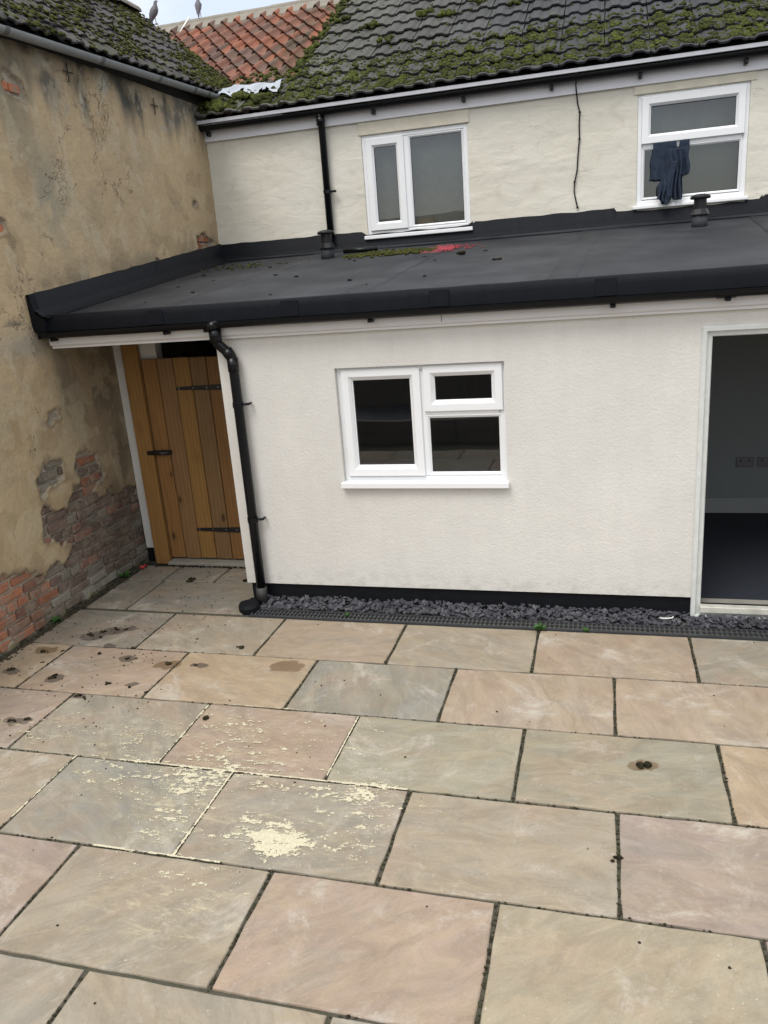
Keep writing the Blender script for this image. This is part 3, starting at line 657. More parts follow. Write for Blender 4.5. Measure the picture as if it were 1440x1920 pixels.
# gutter of the left house
def half_gutter(axis, a0, a1, c, zc, r, m, name, parent, t=.006, n=12):
    bm = bmesh.new(); pr = [(c + r * math.cos(math.pi + math.pi * i / n), zc + r * math.sin(math.pi + math.pi * i / n)) for i in range(n + 1)]
    pr += [(c + (r - t) * math.cos(2 * math.pi - math.pi * i / n), zc + (r - t) * math.sin(2 * math.pi - math.pi * i / n)) for i in range(n + 1)]
    extrude_prof(bm, pr, axis, a0, a1); me = bm_mesh(name, bm, m, False); return link(name, me, parent)
GU2 = simple('gutter_union', (.12, .125, .13), .5)
def gshear(o):
    for v in o.data.vertices: v.co.z += .042 * (v.co.y - 4.9)
    return o
gl = gshear(half_gutter('y', 2.5, 8.22, -3.745, 3.945, .043, GREYM, 'gutter', left))
for y in (4.93, 6.00, 6.86, 7.50, 7.78): gshear(half_gutter('y', y, y + .04, -3.745, 3.946, .048, GU2, 'gutter_joint', gl))
bm = bmesh.new(); bx(bm, -3.79, -3.70, 8.22, 8.23, 3.90, 3.95); gshear(link('gutter_end_cap', bm_mesh('gutter_end_cap', bm, GREYM), gl))
gshear(box('soffit_board', -3.90, -3.76, 3.0, 8.2, 3.955, 3.965, DARK, left))
for (y, z) in ((5.72, 3.83), (6.93, 3.80)):
    bm = bmesh.new()
    tube(bm, [(-3.838, y, z + .08), (-3.838, y, z - .05)], .004, 6); tube(bm, [(-3.834, y - .06, z + .02), (-3.834, y + .06, z + .02)], .0045, 6)
    link('gutter_bracket', bm_mesh('gutter_bracket', bm, IRON, True), left)

# ================================================================== MAIN HOUSE (upper storey and roof)
house = empty('main_house', label='cream painted rear house with mossy concrete tile roof rising behind the felt roof', cat='house')
def udisp(x, z): return (mnoise.fractal(Vector((x * 3, z * 5, 1)), 1, 2, 4)) * .006
WY = 7.888
W1 = (-2.242, -1.222, 2.618, 3.517); W2 = (.272, 1.172, 2.662, 3.562)
wall_holes('wall', -3.86, 6.0, 2.30, 3.79, WY, WY + .20, [W1, W2], CREAM, house, step=.05, disp=udisp)
# thin lintel bands above the windows, slight recess shading put into their cream
for (a, b, c_) in ((W1[0] + .0, W1[1] + .0, W1[3]), (W2[0] - .01, W2[1] + .02, W2[3])):
    bm = bmesh.new(); bx(bm, a - .02, b + .02, WY - .010, WY - .004, c_ + .006, 3.634); link('lintel_render', bm_mesh('lintel_render', bm, simple('shaded_lintel_render', (.63, .59, .48), .8, .2, 9, .6, 30)), house)
def frame_ring(name, r, y, wdt, dep, parent, cham=.012, m=UPVC):
    x0, x1, z0, z1 = r; bm = bmesh.new()
    ring(bm, x0, x1, z0, z1, [(0, y + dep), (0, y + .004), (.004, y), (wdt - cham, y), (wdt, y + cham), (wdt, y + dep)])
    return link(name, bm_mesh(name, bm, m), parent)
def pane(r, y, parent):
    x0, x1, z0, z1 = r; e = .006
    return link('pane', mesh('pane', [(x0 - e, y, z0 - e), (x1 + e, y, z0 - e), (x1 + e, y, z1 + e), (x0 - e, y, z1 + e)], [(0, 1, 2, 3)], GLASS), parent)
def seal(r, y, parent):
    x0, x1, z0, z1 = r; bm = bmesh.new(); ring(bm, x0 - .002, x1 + .002, z0 - .002, z1 + .002, [(0, y), (.005, y), (.005, y + .004), (0, y + .004)])
    return link('gasket', bm_mesh('gasket', bm, BLACKP), parent)
def room(name, x0, x1, y0, y1, z0, z1, m, fm, parent, back=None):
    t = .03; bm = bmesh.new(); bx(bm, x0 - t, x0, y0, y1, z0, z1); bx(bm, x1, x1 + t, y0, y1, z0, z1); bx(bm, x0 - t, x1 + t, y1 + .001, y1 + t, z0, z1); bx(bm, x0 - t, x1 + t, y0, y1 + t, z1 + .001, z1 + t)
    o = link(name, bm_mesh(name, bm, m), parent); bm = bmesh.new(); bx(bm, x0 - t, x1 + t, y0, y1 + t, z0 - t, z0 - .001); link('floor', bm_mesh('floor', bm, fm), parent); return o
# window 1
y = WY + .012
w1 = frame_ring('window', W1, y, .046, .06, house); w1['label'] = 'white window with narrow opening sash and wide fixed pane'
box('mullion', -1.838, -1.786, y + .001, y + .055, W1[2] + .044, W1[3] - .044, UPVC, w1, .004)
sashL = (-2.205, -1.832, 2.660, 3.485)
s1 = frame_ring('sash', sashL, y - .016, .078, .05, w1, .02); gL = (sashL[0] + .078, sashL[1] - .078, sashL[2] + .078, sashL[3] - .078)
pane(gL, y + .012, w1); seal(gL, y + .006, w1)
gR = (-1.786, -1.268, 2.672, 3.471); frame_ring('glazing_bead', (gR[0] - .004, gR[1] + .004, gR[2] - .008, gR[3] + .004), y + .002, .02, .04, w1, .012)
gR = (gR[0] + .016, gR[1] - .016, gR[2] + .012, gR[3] - .016); pane(gR, y + .022, w1); seal(gR, y + .014, w1)
box('window_sill', W1[0] - .03, W1[1] + .02, WY - .035, WY + .03, W1[2] - .034, W1[2] + .001, UPVC, w1, .005)
# window 2
w2 = frame_ring('window', W2, y, .046, .06, house); w2['label'] = 'white window with open top vent and dark cloth hanging out'
box('transom', W2[0] + .046, W2[1] - .046, y + .001, y + .055, 3.135, 3.178, UPVC, w2, .004)
st_ = (.308, 1.140, 3.168, 3.540)
frame_ring('sash', st_, y - .022, .075, .05, w2, .02); g2 = (st_[0] + .075, st_[1] - .075, st_[2] + .075, st_[3] - .078); pane(g2, y + .004, w2); seal(g2, y - .002, w2)
g3 = (.322, 1.124, 2.715, 3.135); frame_ring('glazing_bead', (g3[0] - .004, g3[1] + .004, g3[2] - .004, g3[3] + .001), y + .002, .02, .04, w2, .012)
g3 = (g3[0] + .016, g3[1] - .016, g3[2] + .016, g3[3] - .016); pane(g3, y + .022, w2); seal(g3, y + .014, w2)
box('window_sill', W2[0] - .03, W2[1] + .022, WY - .035, WY + .03, W2[2] - .028, W2[2] + .001, UPVC, w2, .005)
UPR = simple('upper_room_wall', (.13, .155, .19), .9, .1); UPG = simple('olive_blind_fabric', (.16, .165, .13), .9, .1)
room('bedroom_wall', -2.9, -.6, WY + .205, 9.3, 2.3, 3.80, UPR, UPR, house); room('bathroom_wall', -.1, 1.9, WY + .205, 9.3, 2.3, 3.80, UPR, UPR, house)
box('window_blind', .29, 1.16, WY + .16, WY + .165, 2.66, 3.12, UPG, house)
# fascia, gutter, downpipe
box('fascia_board', -3.86, 6.0, 7.86, 7.882, 3.635, 3.80, FASCG, house, .003)
GZ = 3.765
gu = half_gutter('x', -3.92, 6.0, 7.79, GZ, .046, BLACKG, 'gutter', house)
box('gutter_lip', -3.92, 6.0, 7.722, 7.734, GZ + .012, GZ + .044, simple('pale_grey_eaves_strip', (.50, .51, .54), .35, .1), gu, .002)
for x in (-3.80, -2.1, -1.25, -.47, .27, 1.1, 1.9):
    bm = bmesh.new(); bx(bm, x, x + .03, 7.80, 7.86, GZ - .085, GZ - .045, .004); link('gutter_bracket', bm_mesh('gutter_bracket', bm, BLACKG, False), gu)
bm = bmesh.new(); tube(bm, [(-2.60, 7.79, GZ - .02), (-2.60, 7.80, 3.68), (-2.605, 7.835, 3.60), (-2.61, 7.84, 2.62)], .034, 14)
dp = link('downpipe', bm_mesh('downpipe', bm, BLACKP, True), house)
bm = bmesh.new(); tube(bm, [(-2.60, 7.80, 3.72), (-2.60, 7.80, 3.64)], .041, 14); link('pipe_socket', bm_mesh('pipe_socket', bm, BLACKP, True), dp); bm = bmesh.new(); tube(bm, [(-2.607, 7.84, 3.07), (-2.607, 7.84, 3.04)], .040, 14); bx(bm, -2.575, -2.515, 7.825, 7.85, 3.045, 3.065, .004)
link('pipe_clip', bm_mesh('pipe_clip', bm, BLACKP, False), dp)
# concrete tile roof, pitch 30
PM = R(30); EY = 7.715
def mroof(x, s, h=0): return Vector((x, EY + s * math.cos(PM), 3.815 + s * math.sin(PM) + h))
nr = 11
for k in range(nr):
    x = -3.02 + .188
    xs0 = -4.3 if k < 2 else -3.02
    if k < 2: x = -3.02 + .188 - .376 * 3
    while x < 3.4 - (0 if k > 6 else .376 * (6 - k) * .5) + .376:
        o = link('roof_tile', random.choice(CT), house, mroof(x, k * .328, 0), (PM + random.uniform(-.022, .018), random.uniform(-.02, .02), random.uniform(-.014, .014)))
        kk = random.uniform(.82, 1.18)
        t = min(1, max(0, (x + 3.0) / 2.6)); c0 = (.082, .080, .070); c1 = (.040, .042, .046); o.color = tuple((c0[i] * (1 - t) + c1[i] * t) * kk for i in range(3)) + (1,)
        x += .376
V = [mroof(-3.0, .05, -.03), mroof(6, .05, -.03), mroof(6, 4.1, -.03), mroof(-3.0, 4.1, -.03), (-3.0, 14.5, 3.9), (6, 14.5, 3.9), (-3.0, 7.9, 3.78), (6, 7.9, 3.78)]
link('roof_deck', mesh('roof_deck', V, [(0, 1, 2, 3), (3, 2, 5, 4), (0, 3, 4, 6), (1, 7, 5, 2), (0, 6, 7, 1)], DARK), house)
box('gable_wall', -3.86, 6.0, 8.10, 14.4, -.012, 3.85, CONC, house)
bm = bmesh.new(); A = [bm.verts.new(p) for p in (mroof(-3.02, .45, -.20), mroof(-3.02, 4.1, -.26), mroof(-3.02, 4.1, .0), mroof(-3.02, .45, .0))]; B = [bm.verts.new((p.co.x + .015, p.co.y, p.co.z)) for p in A]
bm.faces.new(A); bm.faces.new(B[::-1]); [bm.faces.new((A[i], B[i], B[(i + 1) % 4], A[(i + 1) % 4])) for i in range(4)]
link('verge_board', bm_mesh('verge_board', bm, MORT), house)
# lead apron lying on the valley corner
bm = bmesh.new(); nx, ny = 16, 8; grid = []
for i in range(nx + 1):
    rr_ = []
    for j in range(ny + 1):
        u, v_ = i / nx, j / ny; x = -3.72 + u * .66; s = .33 + v_ * .26 - .08 * u + .02 * math.sin(u * 19)
        rr_.append(bm.verts.new(mroof(x, s, .085 + .016 * math.sin(u * 17 + v_ * 5) + .012 * math.sin(v_ * 11) + random.uniform(-.006, .006))))
    grid.append(rr_)
for i in range(nx):
    for j in range(ny):
        if (j in (0, ny - 1)) and random.random() < .35: continue
        bm.faces.new((grid[i][j], grid[i + 1][j], grid[i + 1][j + 1], grid[i][j + 1]))
link('lead_flashing', bm_mesh('lead_flashing', bm, LEAD, True), house)
# pantiled neighbour roof
neigh = empty('pantiled_house', label='neighbouring house roof of red clay pantiles under a grey mortared ridge', cat='house')
for k in range(13):
    x = -3.09
    while x > -6.4:
        s = .50 + k * .298; P = mroof(x, s, -.20)
        if P.z > ZL + math.tan(PL) * (-3.73 - x) - .9 and s < 4.0:
            o = link('pantile', random.choice(PT), neigh, P, (PM + random.uniform(-.015, .015), random.uniform(-.02, .02), random.uniform(-.012, .012)))
            u = random.random(); c = (.19, .085, .058) if u < .5 else ((.26, .10, .058) if u < .68 else (.14, .085, .065)); kk = random.uniform(.8, 1.2); o.color = tuple(a * kk for a in c) + (1,)
        x -= .187
V = [mroof(-7.5, .3, -.25), mroof(-3.0, .3, -.25), mroof(-3.0, 4.12, -.25), mroof(-7.5, 4.12, -.25), (-7.5, 14.8, 3.7), (-3.0, 14.8, 3.7)]
link('roof_deck', mesh('roof_deck', V, [(0, 1, 2, 3), (3, 2, 5, 4), (1, 5, 2), (0, 3, 4)], DARK), neigh)
rp = mroof(0, 4.10, -.17)
for i in range(10):
    link('ridge_tile', RM, neigh, (-7.4 + i * .445, rp.y, rp.z + .03 + random.uniform(-.004, .004)))
bm = bmesh.new(); P0, P1 = mroof(-6.9, 3.6), mroof(-3.02, 3.6)
extrude_prof(bm, [(rp.y - .26, rp.z - .175), (rp.y - .25, rp.z - .10), (rp.y - .07, rp.z + .05), (rp.y - .05, rp.z - .05)], 'x', -7.4, -3.0); link('ridge_mortar', bm_mesh('ridge_mortar', bm, MORT), neigh)
bm = bmesh.new(); tube(bm, [(-5.55, rp.y - .26, rp.z - .12), (-5.50, rp.y - .03, rp.z + .11)], .012, 6); link('aerial_rod', bm_mesh('aerial_rod', bm, PAPER, True), neigh)

# ================================================================== EXTENSION (single storey)
ext = empty('house_extension', label='single storey extension with off white wall, black plinth and grey felt lean-to roof', cat='extension')
FY = 4.93; K = (-1.700, -.592, .905, 1.683); D = (.600, 2.35, .05, 1.797)
wall_holes('wall', -2.525, 4.2, .148, 1.96, FY, FY + .22, [K, (.575, 2.38, .147, 1.812)], WHITE, ext)
box('plinth', -2.50, .545, FY + .022, FY + .20, -.011, .1475, TAR, ext)
box('return_wall', -2.524, -2.40, FY + .2205, 7.88, .0, 1.96, WHITE, ext)
box('passage_pier', -3.846, -3.46, 5.705, 5.80, .115, 2.10, WHITE, ext, .002); box('pier_plinth', -3.846, -3.465, 5.709, 5.795, -.010, .1145, TAR, ext)
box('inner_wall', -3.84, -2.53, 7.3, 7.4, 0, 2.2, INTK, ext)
# kitchen window
y = FY + .035
w3 = frame_ring('window', K, y, .042, .07, ext); w3['label'] = 'white three pane window in the off white wall'
box('mullion', -1.138, -1.112, y + .002, y + .06, K[2] + .042, K[3] - .042, UPVC, w3, .003)
sL = (-1.668, -1.136, .948, 1.668); frame_ring('sash', sL, y - .016, .064, .05, w3, .016); gg = (sL[0] + .064, sL[1] - .078, sL[2] + .076, sL[3] - .07)
bm = bmesh.new(); ring(bm, sL[0] + .05, sL[1] - .05, sL[2] + .05, sL[3] - .05, [(0, y + .0), (.024, y + .012), (.024, y + .04), (0, y + .04)]); link('glazing_bead', bm_mesh('glazing_bead', bm, UPVC), w3)
gg = (sL[0] + .072, sL[1] - .072, sL[2] + .072, sL[3] - .072); pane(gg, y + .02, w3); seal(gg, y + .013, w3)
sT = (-1.116, -.608, 1.376, 1.672); frame_ring('sash', sT, y - .016, .064, .05, w3, .018); gg = (sT[0] + .068, sT[1] - .068, sT[2] + .072, sT[3] - .072)
bm = bmesh.new(); ring(bm, sT[0] + .05, sT[1] - .05, sT[2] + .05, sT[3] - .05, [(0, y), (.022, y + .012), (.022, y + .04), (0, y + .04)]); link('glazing_bead', bm_mesh('glazing_bead', bm, UPVC), w3)
pane(gg, y + .02, w3); seal(gg, y + .013, w3)
box('transom', -1.112, K[1] - .042, y + .001, y + .06, 1.352, 1.378, UPVC, w3, .003)
gB = (-1.110, -.620, .972, 1.350); frame_ring('glazing_bead', (gB[0] - .002, gB[1] + .002, gB[2] - .025, gB[3] + .002), y + .001, .022, .04, w3, .014); gg = (gB[0] + .018, gB[1] - .018, gB[2] - .005, gB[3] - .018)
pane(gg, y + .022, w3); seal(gg, y + .015, w3)
box('window_sill', K[0] - .012, K[1] + .014, FY - .045, FY + .03, K[2] - .028, K[2] + .012, UPVC, w3, .004)
# worktop and inside things
box('worktop', -2.2, .15, FY + .23, FY + .70, .86, .90, simple('grey_worktop', (.30, .31, .32), .4), ext)
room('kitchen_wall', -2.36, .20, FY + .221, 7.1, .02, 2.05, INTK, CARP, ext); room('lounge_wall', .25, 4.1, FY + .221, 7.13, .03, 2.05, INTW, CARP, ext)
box('skirting_board', .26, 4.1, 7.105, 7.129, .031, .168, simple('skirting_paint', (.32, .34, .34), .5), ext)
for x in (1.105, 1.272):
    s_ = box('wall_socket', x, x + .138, 7.117, 7.1295, .44, .525, simple('socket_grey', (.15, .15, .165), .3), ext, .003)
    for q in (.035, .10): box('switch', x + q - .006, x + q + .006, 7.112, 7.1165, .49, .505, BLACKP, s_)
# door frame
bm = bmesh.new(); x0, x1, z0, z1 = .545, 2.40, .0, 1.828
ring(bm, x0, x1, z0, z1, [(0, FY + .06), (0, FY - .008), (.006, FY - .012), (.026, FY - .012), (.030, FY + .012), (.055, FY + .012), (.060, FY + .018), (.060, FY + .06)])
dr = link('patio_door', bm_mesh('patio_door', bm, simple('aged_white_door_frame', (.60, .62, .60), .4, .22, 14)), ext, label='white frame of the open patio doorway with a scuffed sill')
box('door_sill', .60, 2.36, FY - .02, FY + .05, .050, .092, simple('scuffed_cream_sill', (.50, .49, .43), .5, .35, 16), dr, .004)
box('door_gasket', .612, 2.34, FY + .028, FY + .036, .0925, .099, BLACKP, dr)
box('closer_arm', 1.10, 1.19, FY + .02, FY + .028, 1.752, 1.764, simple('cream_closer', (.5, .46, .36), .5), dr)
box('threshold_sill', .57, 2.38, FY + .0501, FY + .22, .0305, .05, CONC, ext)
# fascia and gutter
bm = bmesh.new(); extrude_prof(bm, [(FY - .052, 2.06), (FY - .052, 1.942), (FY - .045, 1.935), (FY - .030, 1.932), (FY - .030, 1.914), (FY - .003, 1.912), (FY - .003, 2.06)], 'x', -3.79, 4.2)
fa = link('fascia_board', bm_mesh('fascia_board', bm, FASC), ext)
box('fascia_joint', -.962, -.957, FY - .0545, FY - .052, 1.943, 2.03, simple('grey_joint', (.25, .25, .25), .5), fa)
GZ2 = 2.030
gu = half_gutter('x', -3.80, 4.2, FY - .100, GZ2, .042, BLACKG, 'gutter', ext)
for x in (-3.72, -2.83, -2.53, -1.40, .05, .66): 
    bm = bmesh.new(); bx(bm, x - .016, x + .016, FY - .12, FY - .055, GZ2 - .062, GZ2 - .040, .006); link('gutter_bracket', bm_mesh('gutter_bracket', bm, BLACKG), gu)
half_gutter('x', .60, .70, FY - .100, GZ2 + .002, .049, BLACKG, 'gutter_union', gu)
bm = bmesh.new(); bx(bm, -3.806, -3.80, FY - .143, FY - .057, GZ2 - .04, GZ2 + .004); link('gutter_end_cap', bm_mesh('gutter_end_cap', bm, BLACKG), gu)
# downpipe with swan neck
bm = bmesh.new(); px, py = -2.47, FY - .10
tube(bm, [(px, py, GZ2 - .02), (px, py, 1.915), (px + .012, py + .004, 1.885), (px + .062, py + .035, 1.825), (px + .078, py + .042, 1.795), (px + .080, py + .043, 1.76), (px + .080, py + .043, 1.0), (px + .078, py + .043, .085)], .0335, 16)
dp = link('downpipe', bm_mesh('downpipe', bm, BLACKP, True), ext)
bm = bmesh.new(); tube(bm, [(px, py, 1.99), (px, py, 1.90)], .041, 16); tube(bm, [(px + .05, py + .03, 1.845), (px + .072, py + .041, 1.80)], .039, 16); tube(bm, [(px + .08, py + .043, 1.79), (px + .08, py + .043, 1.70)], .038, 16)
tube(bm, [(px - .012, py, 2.03), (px, py, 1.985)], .05, 16)
link('pipe_collar', bm_mesh('pipe_collar', bm, BLACKP, True), dp)
for z in (1.475, .655):
    bm = bmesh.new(); tube(bm, [(px + .08, py + .043, z + .018), (px + .08, py + .043, z - .018)], .038, 16); tube(bm, [(px + .11, py + .045, z), (px + .155, py + .047, z + .002)], .009, 8); tube(bm, [(px + .155, py + .047, z + .002), (px + .155, py + .088, z + .002)], .009, 8)
    link('pipe_clip', bm_mesh('pipe_clip', bm, BLACKP, False), dp)
bm = bmesh.new(); tube(bm, [(px + .078, py + .043, .14), (px + .076, py + .043, .03)], .040, 14); link('pipe_shoe', bm_mesh('pipe_shoe', bm, simple('dusty_grey_collar', (.035, .035, .034), .6, .4, 30), True), dp)
# felt roof
def rz(yv): return 2.128 + (yv - 4.86) * .1222
bm = bmesh.new(); F0 = 4.842; V = []; nx = 44; xa, xb = -3.835, 4.2; prof = [(F0, 2.034), (F0 - .001, 2.10), (F0 + .001, 2.142), (F0 + .008, 2.149), (F0 + .030, 2.149), (F0 + .052, 2.141), (F0 + .10, rz(F0 + .10)), (5.8, rz(5.8)), (6.8, rz(6.8)), (WY - .10, rz(WY - .10)), (WY - .035, rz(WY) + .022)]
rows_ = []
for i in range(nx + 1):
    x = xa + (xb - xa) * i / nx; q = []
    for j, (yy, zz) in enumerate(prof):
        dz = mnoise.noise(Vector((x * 1.7, yy * 2, 0))) * .006 if j > 5 else mnoise.noise(Vector((x * 5, 3, 0))) * .0035
        q.append(bm.verts.new((x, yy + (mnoise.noise(Vector((x * 4, 7, j * .3))) * .004 if j < 5 else 0), zz + dz)))
    rows_.append(q)
for i in range(nx):
    for j in range(len(prof) - 1): bm.faces.new((rows_[i][j], rows_[i + 1][j], rows_[i + 1][j + 1], rows_[i][j + 1]))
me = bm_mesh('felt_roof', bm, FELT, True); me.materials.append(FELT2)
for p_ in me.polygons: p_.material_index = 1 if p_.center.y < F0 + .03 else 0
fr = link('felt_roof', me, ext)
box('roof_deck', -3.84, 4.2, F0 + .035, WY - .01, 2.0, 2.065, DARK, ext)
bm = bmesh.new(); extrude_prof(bm, [(F0 + .03, 2.066), (F0 + .03, rz(F0) - .02), (WY - .01, rz(WY) - .03), (WY - .01, 2.066)], 'x', -3.84, 4.2); link('roof_board', bm_mesh('roof_board', bm, DARK), ext)
for x in (-2.96, -1.99, -1.02, -.05, .92, 1.89):
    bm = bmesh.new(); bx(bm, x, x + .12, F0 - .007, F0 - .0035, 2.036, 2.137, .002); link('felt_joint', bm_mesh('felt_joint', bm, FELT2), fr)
# lap seams
for (xa_, xb_) in ((-.33, -.18), (-1.62, -1.50), (-2.90, -2.75), (1.05, 1.2)):
    bm = bmesh.new(); n = 20; A = []; 
    for i in range(n + 1):
        t = i / n; yy = F0 + .12 + t * (WY - .15 - F0 - .12); x = xa_ + (xb_ - xa_) * t + mnoise.noise(Vector((t * 5, xa_, 0))) * .012
        A.append([bm.verts.new((x + d, yy, rz(yy) + mnoise.noise(Vector((x * 1.7, yy * 2, 0))) * .006 + h)) for d, h in ((-.006, -.002), (-.003, .0075), (.16, .006), (.175, -.002))])
    for i in range(n):
        for j in range(3): bm.faces.new((A[i][j], A[i][j + 1], A[i + 1][j + 1], A[i + 1][j]))
    link('felt_lap', bm_mesh('felt_lap', bm, FELT, True), fr)
# upstands
def upstand_x(x0, x1):
    bm = bmesh.new(); n = 30; A = []
    for i in range(n + 1):
        x = x0 + (x1 - x0) * i / n; top = (2.660 if x < .1 or x > 1.3 else 2.630) + mnoise.noise(Vector((x * 6, 0, 5))) * .010 - (.03 if W1[0] - .03 < x < W1[1] + .02 else 0) - (.01 if W2[0] < x < W2[1] else 0)
        A.append([bm.verts.new(p) for p in ((x, WY - .014, rz(WY) - .03), (x, WY - .017, top), (x, WY - .004, top + .003), (x, WY + .01, top + .002))])
        A[-1].insert(0, bm.verts.new((x, WY - .11, rz(WY - .11) + .004)))
        A[-1].insert(1, bm.verts.new((x, WY - .055, rz(WY - .055) + .012 + mnoise.noise(Vector((x * 4, 1, 1))) * .006)))
        A[-1][2].co.z = rz(WY) + .05
    for i in range(n):
        for j in range(5): bm.faces.new((A[i][j], A[i][j + 1], A[i + 1][j + 1], A[i + 1][j]))
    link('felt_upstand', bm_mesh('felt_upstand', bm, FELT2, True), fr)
for a, b in ((-3.84, -2.56), (-2.575, -1.2), (-1.215, .02), (.005, .60), (.585, 1.31), (1.30, 2.3), (2.29, 4.2)): upstand_x(a, b)
def upstand_y(y0, y1, off):
    bm = bmesh.new(); n = 14; A = []
    for i in range(n + 1):
        yv = y0 + (y1 - y0) * i / n; top = 2.292 + (yv - 4.81) * .1235 + mnoise.noise(Vector((yv * 7, 0, 2))) * .010
        zb = rz(max(yv, 4.86)) if yv > 4.86 else rz(4.86)
        A.append([bm.verts.new(p) for p in ((-3.70, yv, zb + .004), (-3.755, yv, zb + .018), (-3.815 + off, yv, zb + .07), (-3.826 + off, yv, top), (-3.838 + off, yv, top + .002), (-3.86, yv, top))])
    for i in range(n):
        for j in range(5): bm.faces.new((A[i][j], A[i][j + 1], A[i + 1][j + 1], A[i + 1][j]))
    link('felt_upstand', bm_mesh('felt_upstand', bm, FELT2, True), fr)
upstand_y(4.80, 5.62, 0.003); upstand_y(5.60, 6.55, 0); upstand_y(6.53, 7.87, .003)
# corner dressing of felt against the left wall
bm = bmesh.new(); P = [(-3.862, 4.80, 2.292), (-3.82, 4.795, 2.29), (-3.80, 4.793, 2.16), (-3.74, 4.80, 2.12), (-3.745, 4.815, 2.035), (-3.82, 4.815, 2.02), (-3.862, 4.81, 2.06)]
A = [bm.verts.new(p) for p in P]; B = [bm.verts.new((p[0], 4.86, p[2])) for p in P]
for i in range(len(P)): bm.faces.new((A[i], A[(i + 1) % len(P)], B[(i + 1) % len(P)], B[i]))
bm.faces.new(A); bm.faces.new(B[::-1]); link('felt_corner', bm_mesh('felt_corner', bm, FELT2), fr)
# roof vents
def vent(x, y, label):
    z = rz(y); bm = bmesh.new(); lathe(bm, [(.062, -.03), (.062, .085)], 20, (x, y, z)); v = link('vent_pipe', bm_mesh('vent_pipe', bm, FELT, True), ext, label=label)
    bm = bmesh.new(); lathe(bm, [(.052, .084), (.074, .086), (.076, .094), (.056, .135), (.052, .137)], 8, (x, y, z)); link('vent_collar', bm_mesh('vent_collar', bm, VENTB), v)
    bm = bmesh.new(); lathe(bm, [(.050, .130), (.050, .215)], 20, (x, y, z)); link('vent_neck', bm_mesh('vent_neck', bm, VENTB), v)
    bm = bmesh.new(); lathe(bm, [(.052, .212), (.074, .214), (.080, .222), (.080, .230), (.070, .240), (.04, .250), (.012, .253)], 24, (x, y, z)); link('vent_cap', bm_mesh('vent_cap', bm, VENTB, False), v)
vent(-2.478, 7.30, 'black capped soil vent in front of the upper downpipe'); vent(.757, 7.36, 'black capped soil vent below the right upper window')

# ================================================================== GATE
gate = empty('timber_gate', (-2.9, 5.68, 0), label='honey coloured treated timber ledged gate with black strap hinges in the side passage', cat='gate')
gate.location = (0, 0, 0)
cols = [(.33, .165, .055), (.30, .165, .070), (.35, .19, .058), (.255, .15, .065), (.28, .14, .048), (.215, .155, .070), (.26, .15, .06)]
def board(x0, x1, z0, z1, y0, y1, col, name='board'):
    cx, cz = (x0 + x1) / 2, (z0 + z1) / 2; bm = bmesh.new(); bx(bm, x0 - cx, x1 - cx, 0, y1 - y0, z0 - cz, z1 - cz, .0045)
    o = link(name, bm_mesh(name, bm, WOOD), gate, (cx, y0, cz)); o.color = (*col, 1); return o
xs = [-3.590, -3.452, -3.306, -3.160, -3.014, -2.868, -2.722, -2.60]
for i in range(7):
    r = random.Random(i); board(xs[i] + .0028, xs[i + 1] - .0028, .040 + r.uniform(-.002, .004), 1.736 + r.uniform(-.003, .003), 5.672 + r.uniform(-.001, .0015), 5.694, cols[i])
board(-3.735, -3.596, -.008, 1.93, 5.640, 5.690, (.36, .19, .06), 'gate_post')
for z in (.30, 1.48): board(-3.56, -2.62, z - .05, z + .05, 5.6955, 5.72, (.3, .17, .06), 'ledge')
for (z, xt) in ((1.494, -3.302), (.304, -3.305)):
    bm = bmesh.new(); V = [(xt, z - .011), (xt, z + .011), (-2.62, z + .032), (-2.62, z - .032)]
    A = [bm.verts.new((a, 5.664, b)) for a, b in V]; B = [bm.verts.new((a, 5.6705, b)) for a, b in V]
    bm.faces.new(A); bm.faces.new(B[::-1])
    for i in range(4): bm.faces.new((A[i], B[i], B[(i + 1) % 4], A[(i + 1) % 4]))
    h = link('strap_hinge', bm_mesh('strap_hinge', bm, IRON), gate)
    bm = bmesh.new()
    for x in (xt + .025, xt + .15, xt + .27, xt + .37):
        lathe(bm, [(.007, 0), (.006, .002), (.003, .003)], 8, (0, 0, 0))
        for v in bm.verts[-24:]: co = v.co.copy(); v.co = Vector((x + co.x, 5.664 - co.z, z + co.y))
    link('screw', bm_mesh('screw', bm, simple('steel_screw', (.3, .3, .3), .4, met=1)), h)
bm = bmesh.new(); bx(bm, -3.642, -3.432, 5.630, 5.640, .958, .994, .004); bx(bm, -3.592, -3.432, 5.6405, 5.6715, .960, .992); la = link('latch', bm_mesh('latch', bm, IRON), gate)
bm = bmesh.new(); tube(bm, [(-3.63, 5.622, .978), (-3.44, 5.622, .978)], .006, 8); tube(bm, [(-3.49, 5.62, .978), (-3.49, 5.612, .958)], .006, 8); link('bolt', bm_mesh('bolt', bm, simple('worn_steel', (.10, .10, .10), .35, met=1), True), la)
box('gate_threshold', -3.59, -2.53, 5.585, 5.74, -.008, .028, CONC, None, .006, label='weathered concrete threshold strip under the timber gate', cat='threshold')

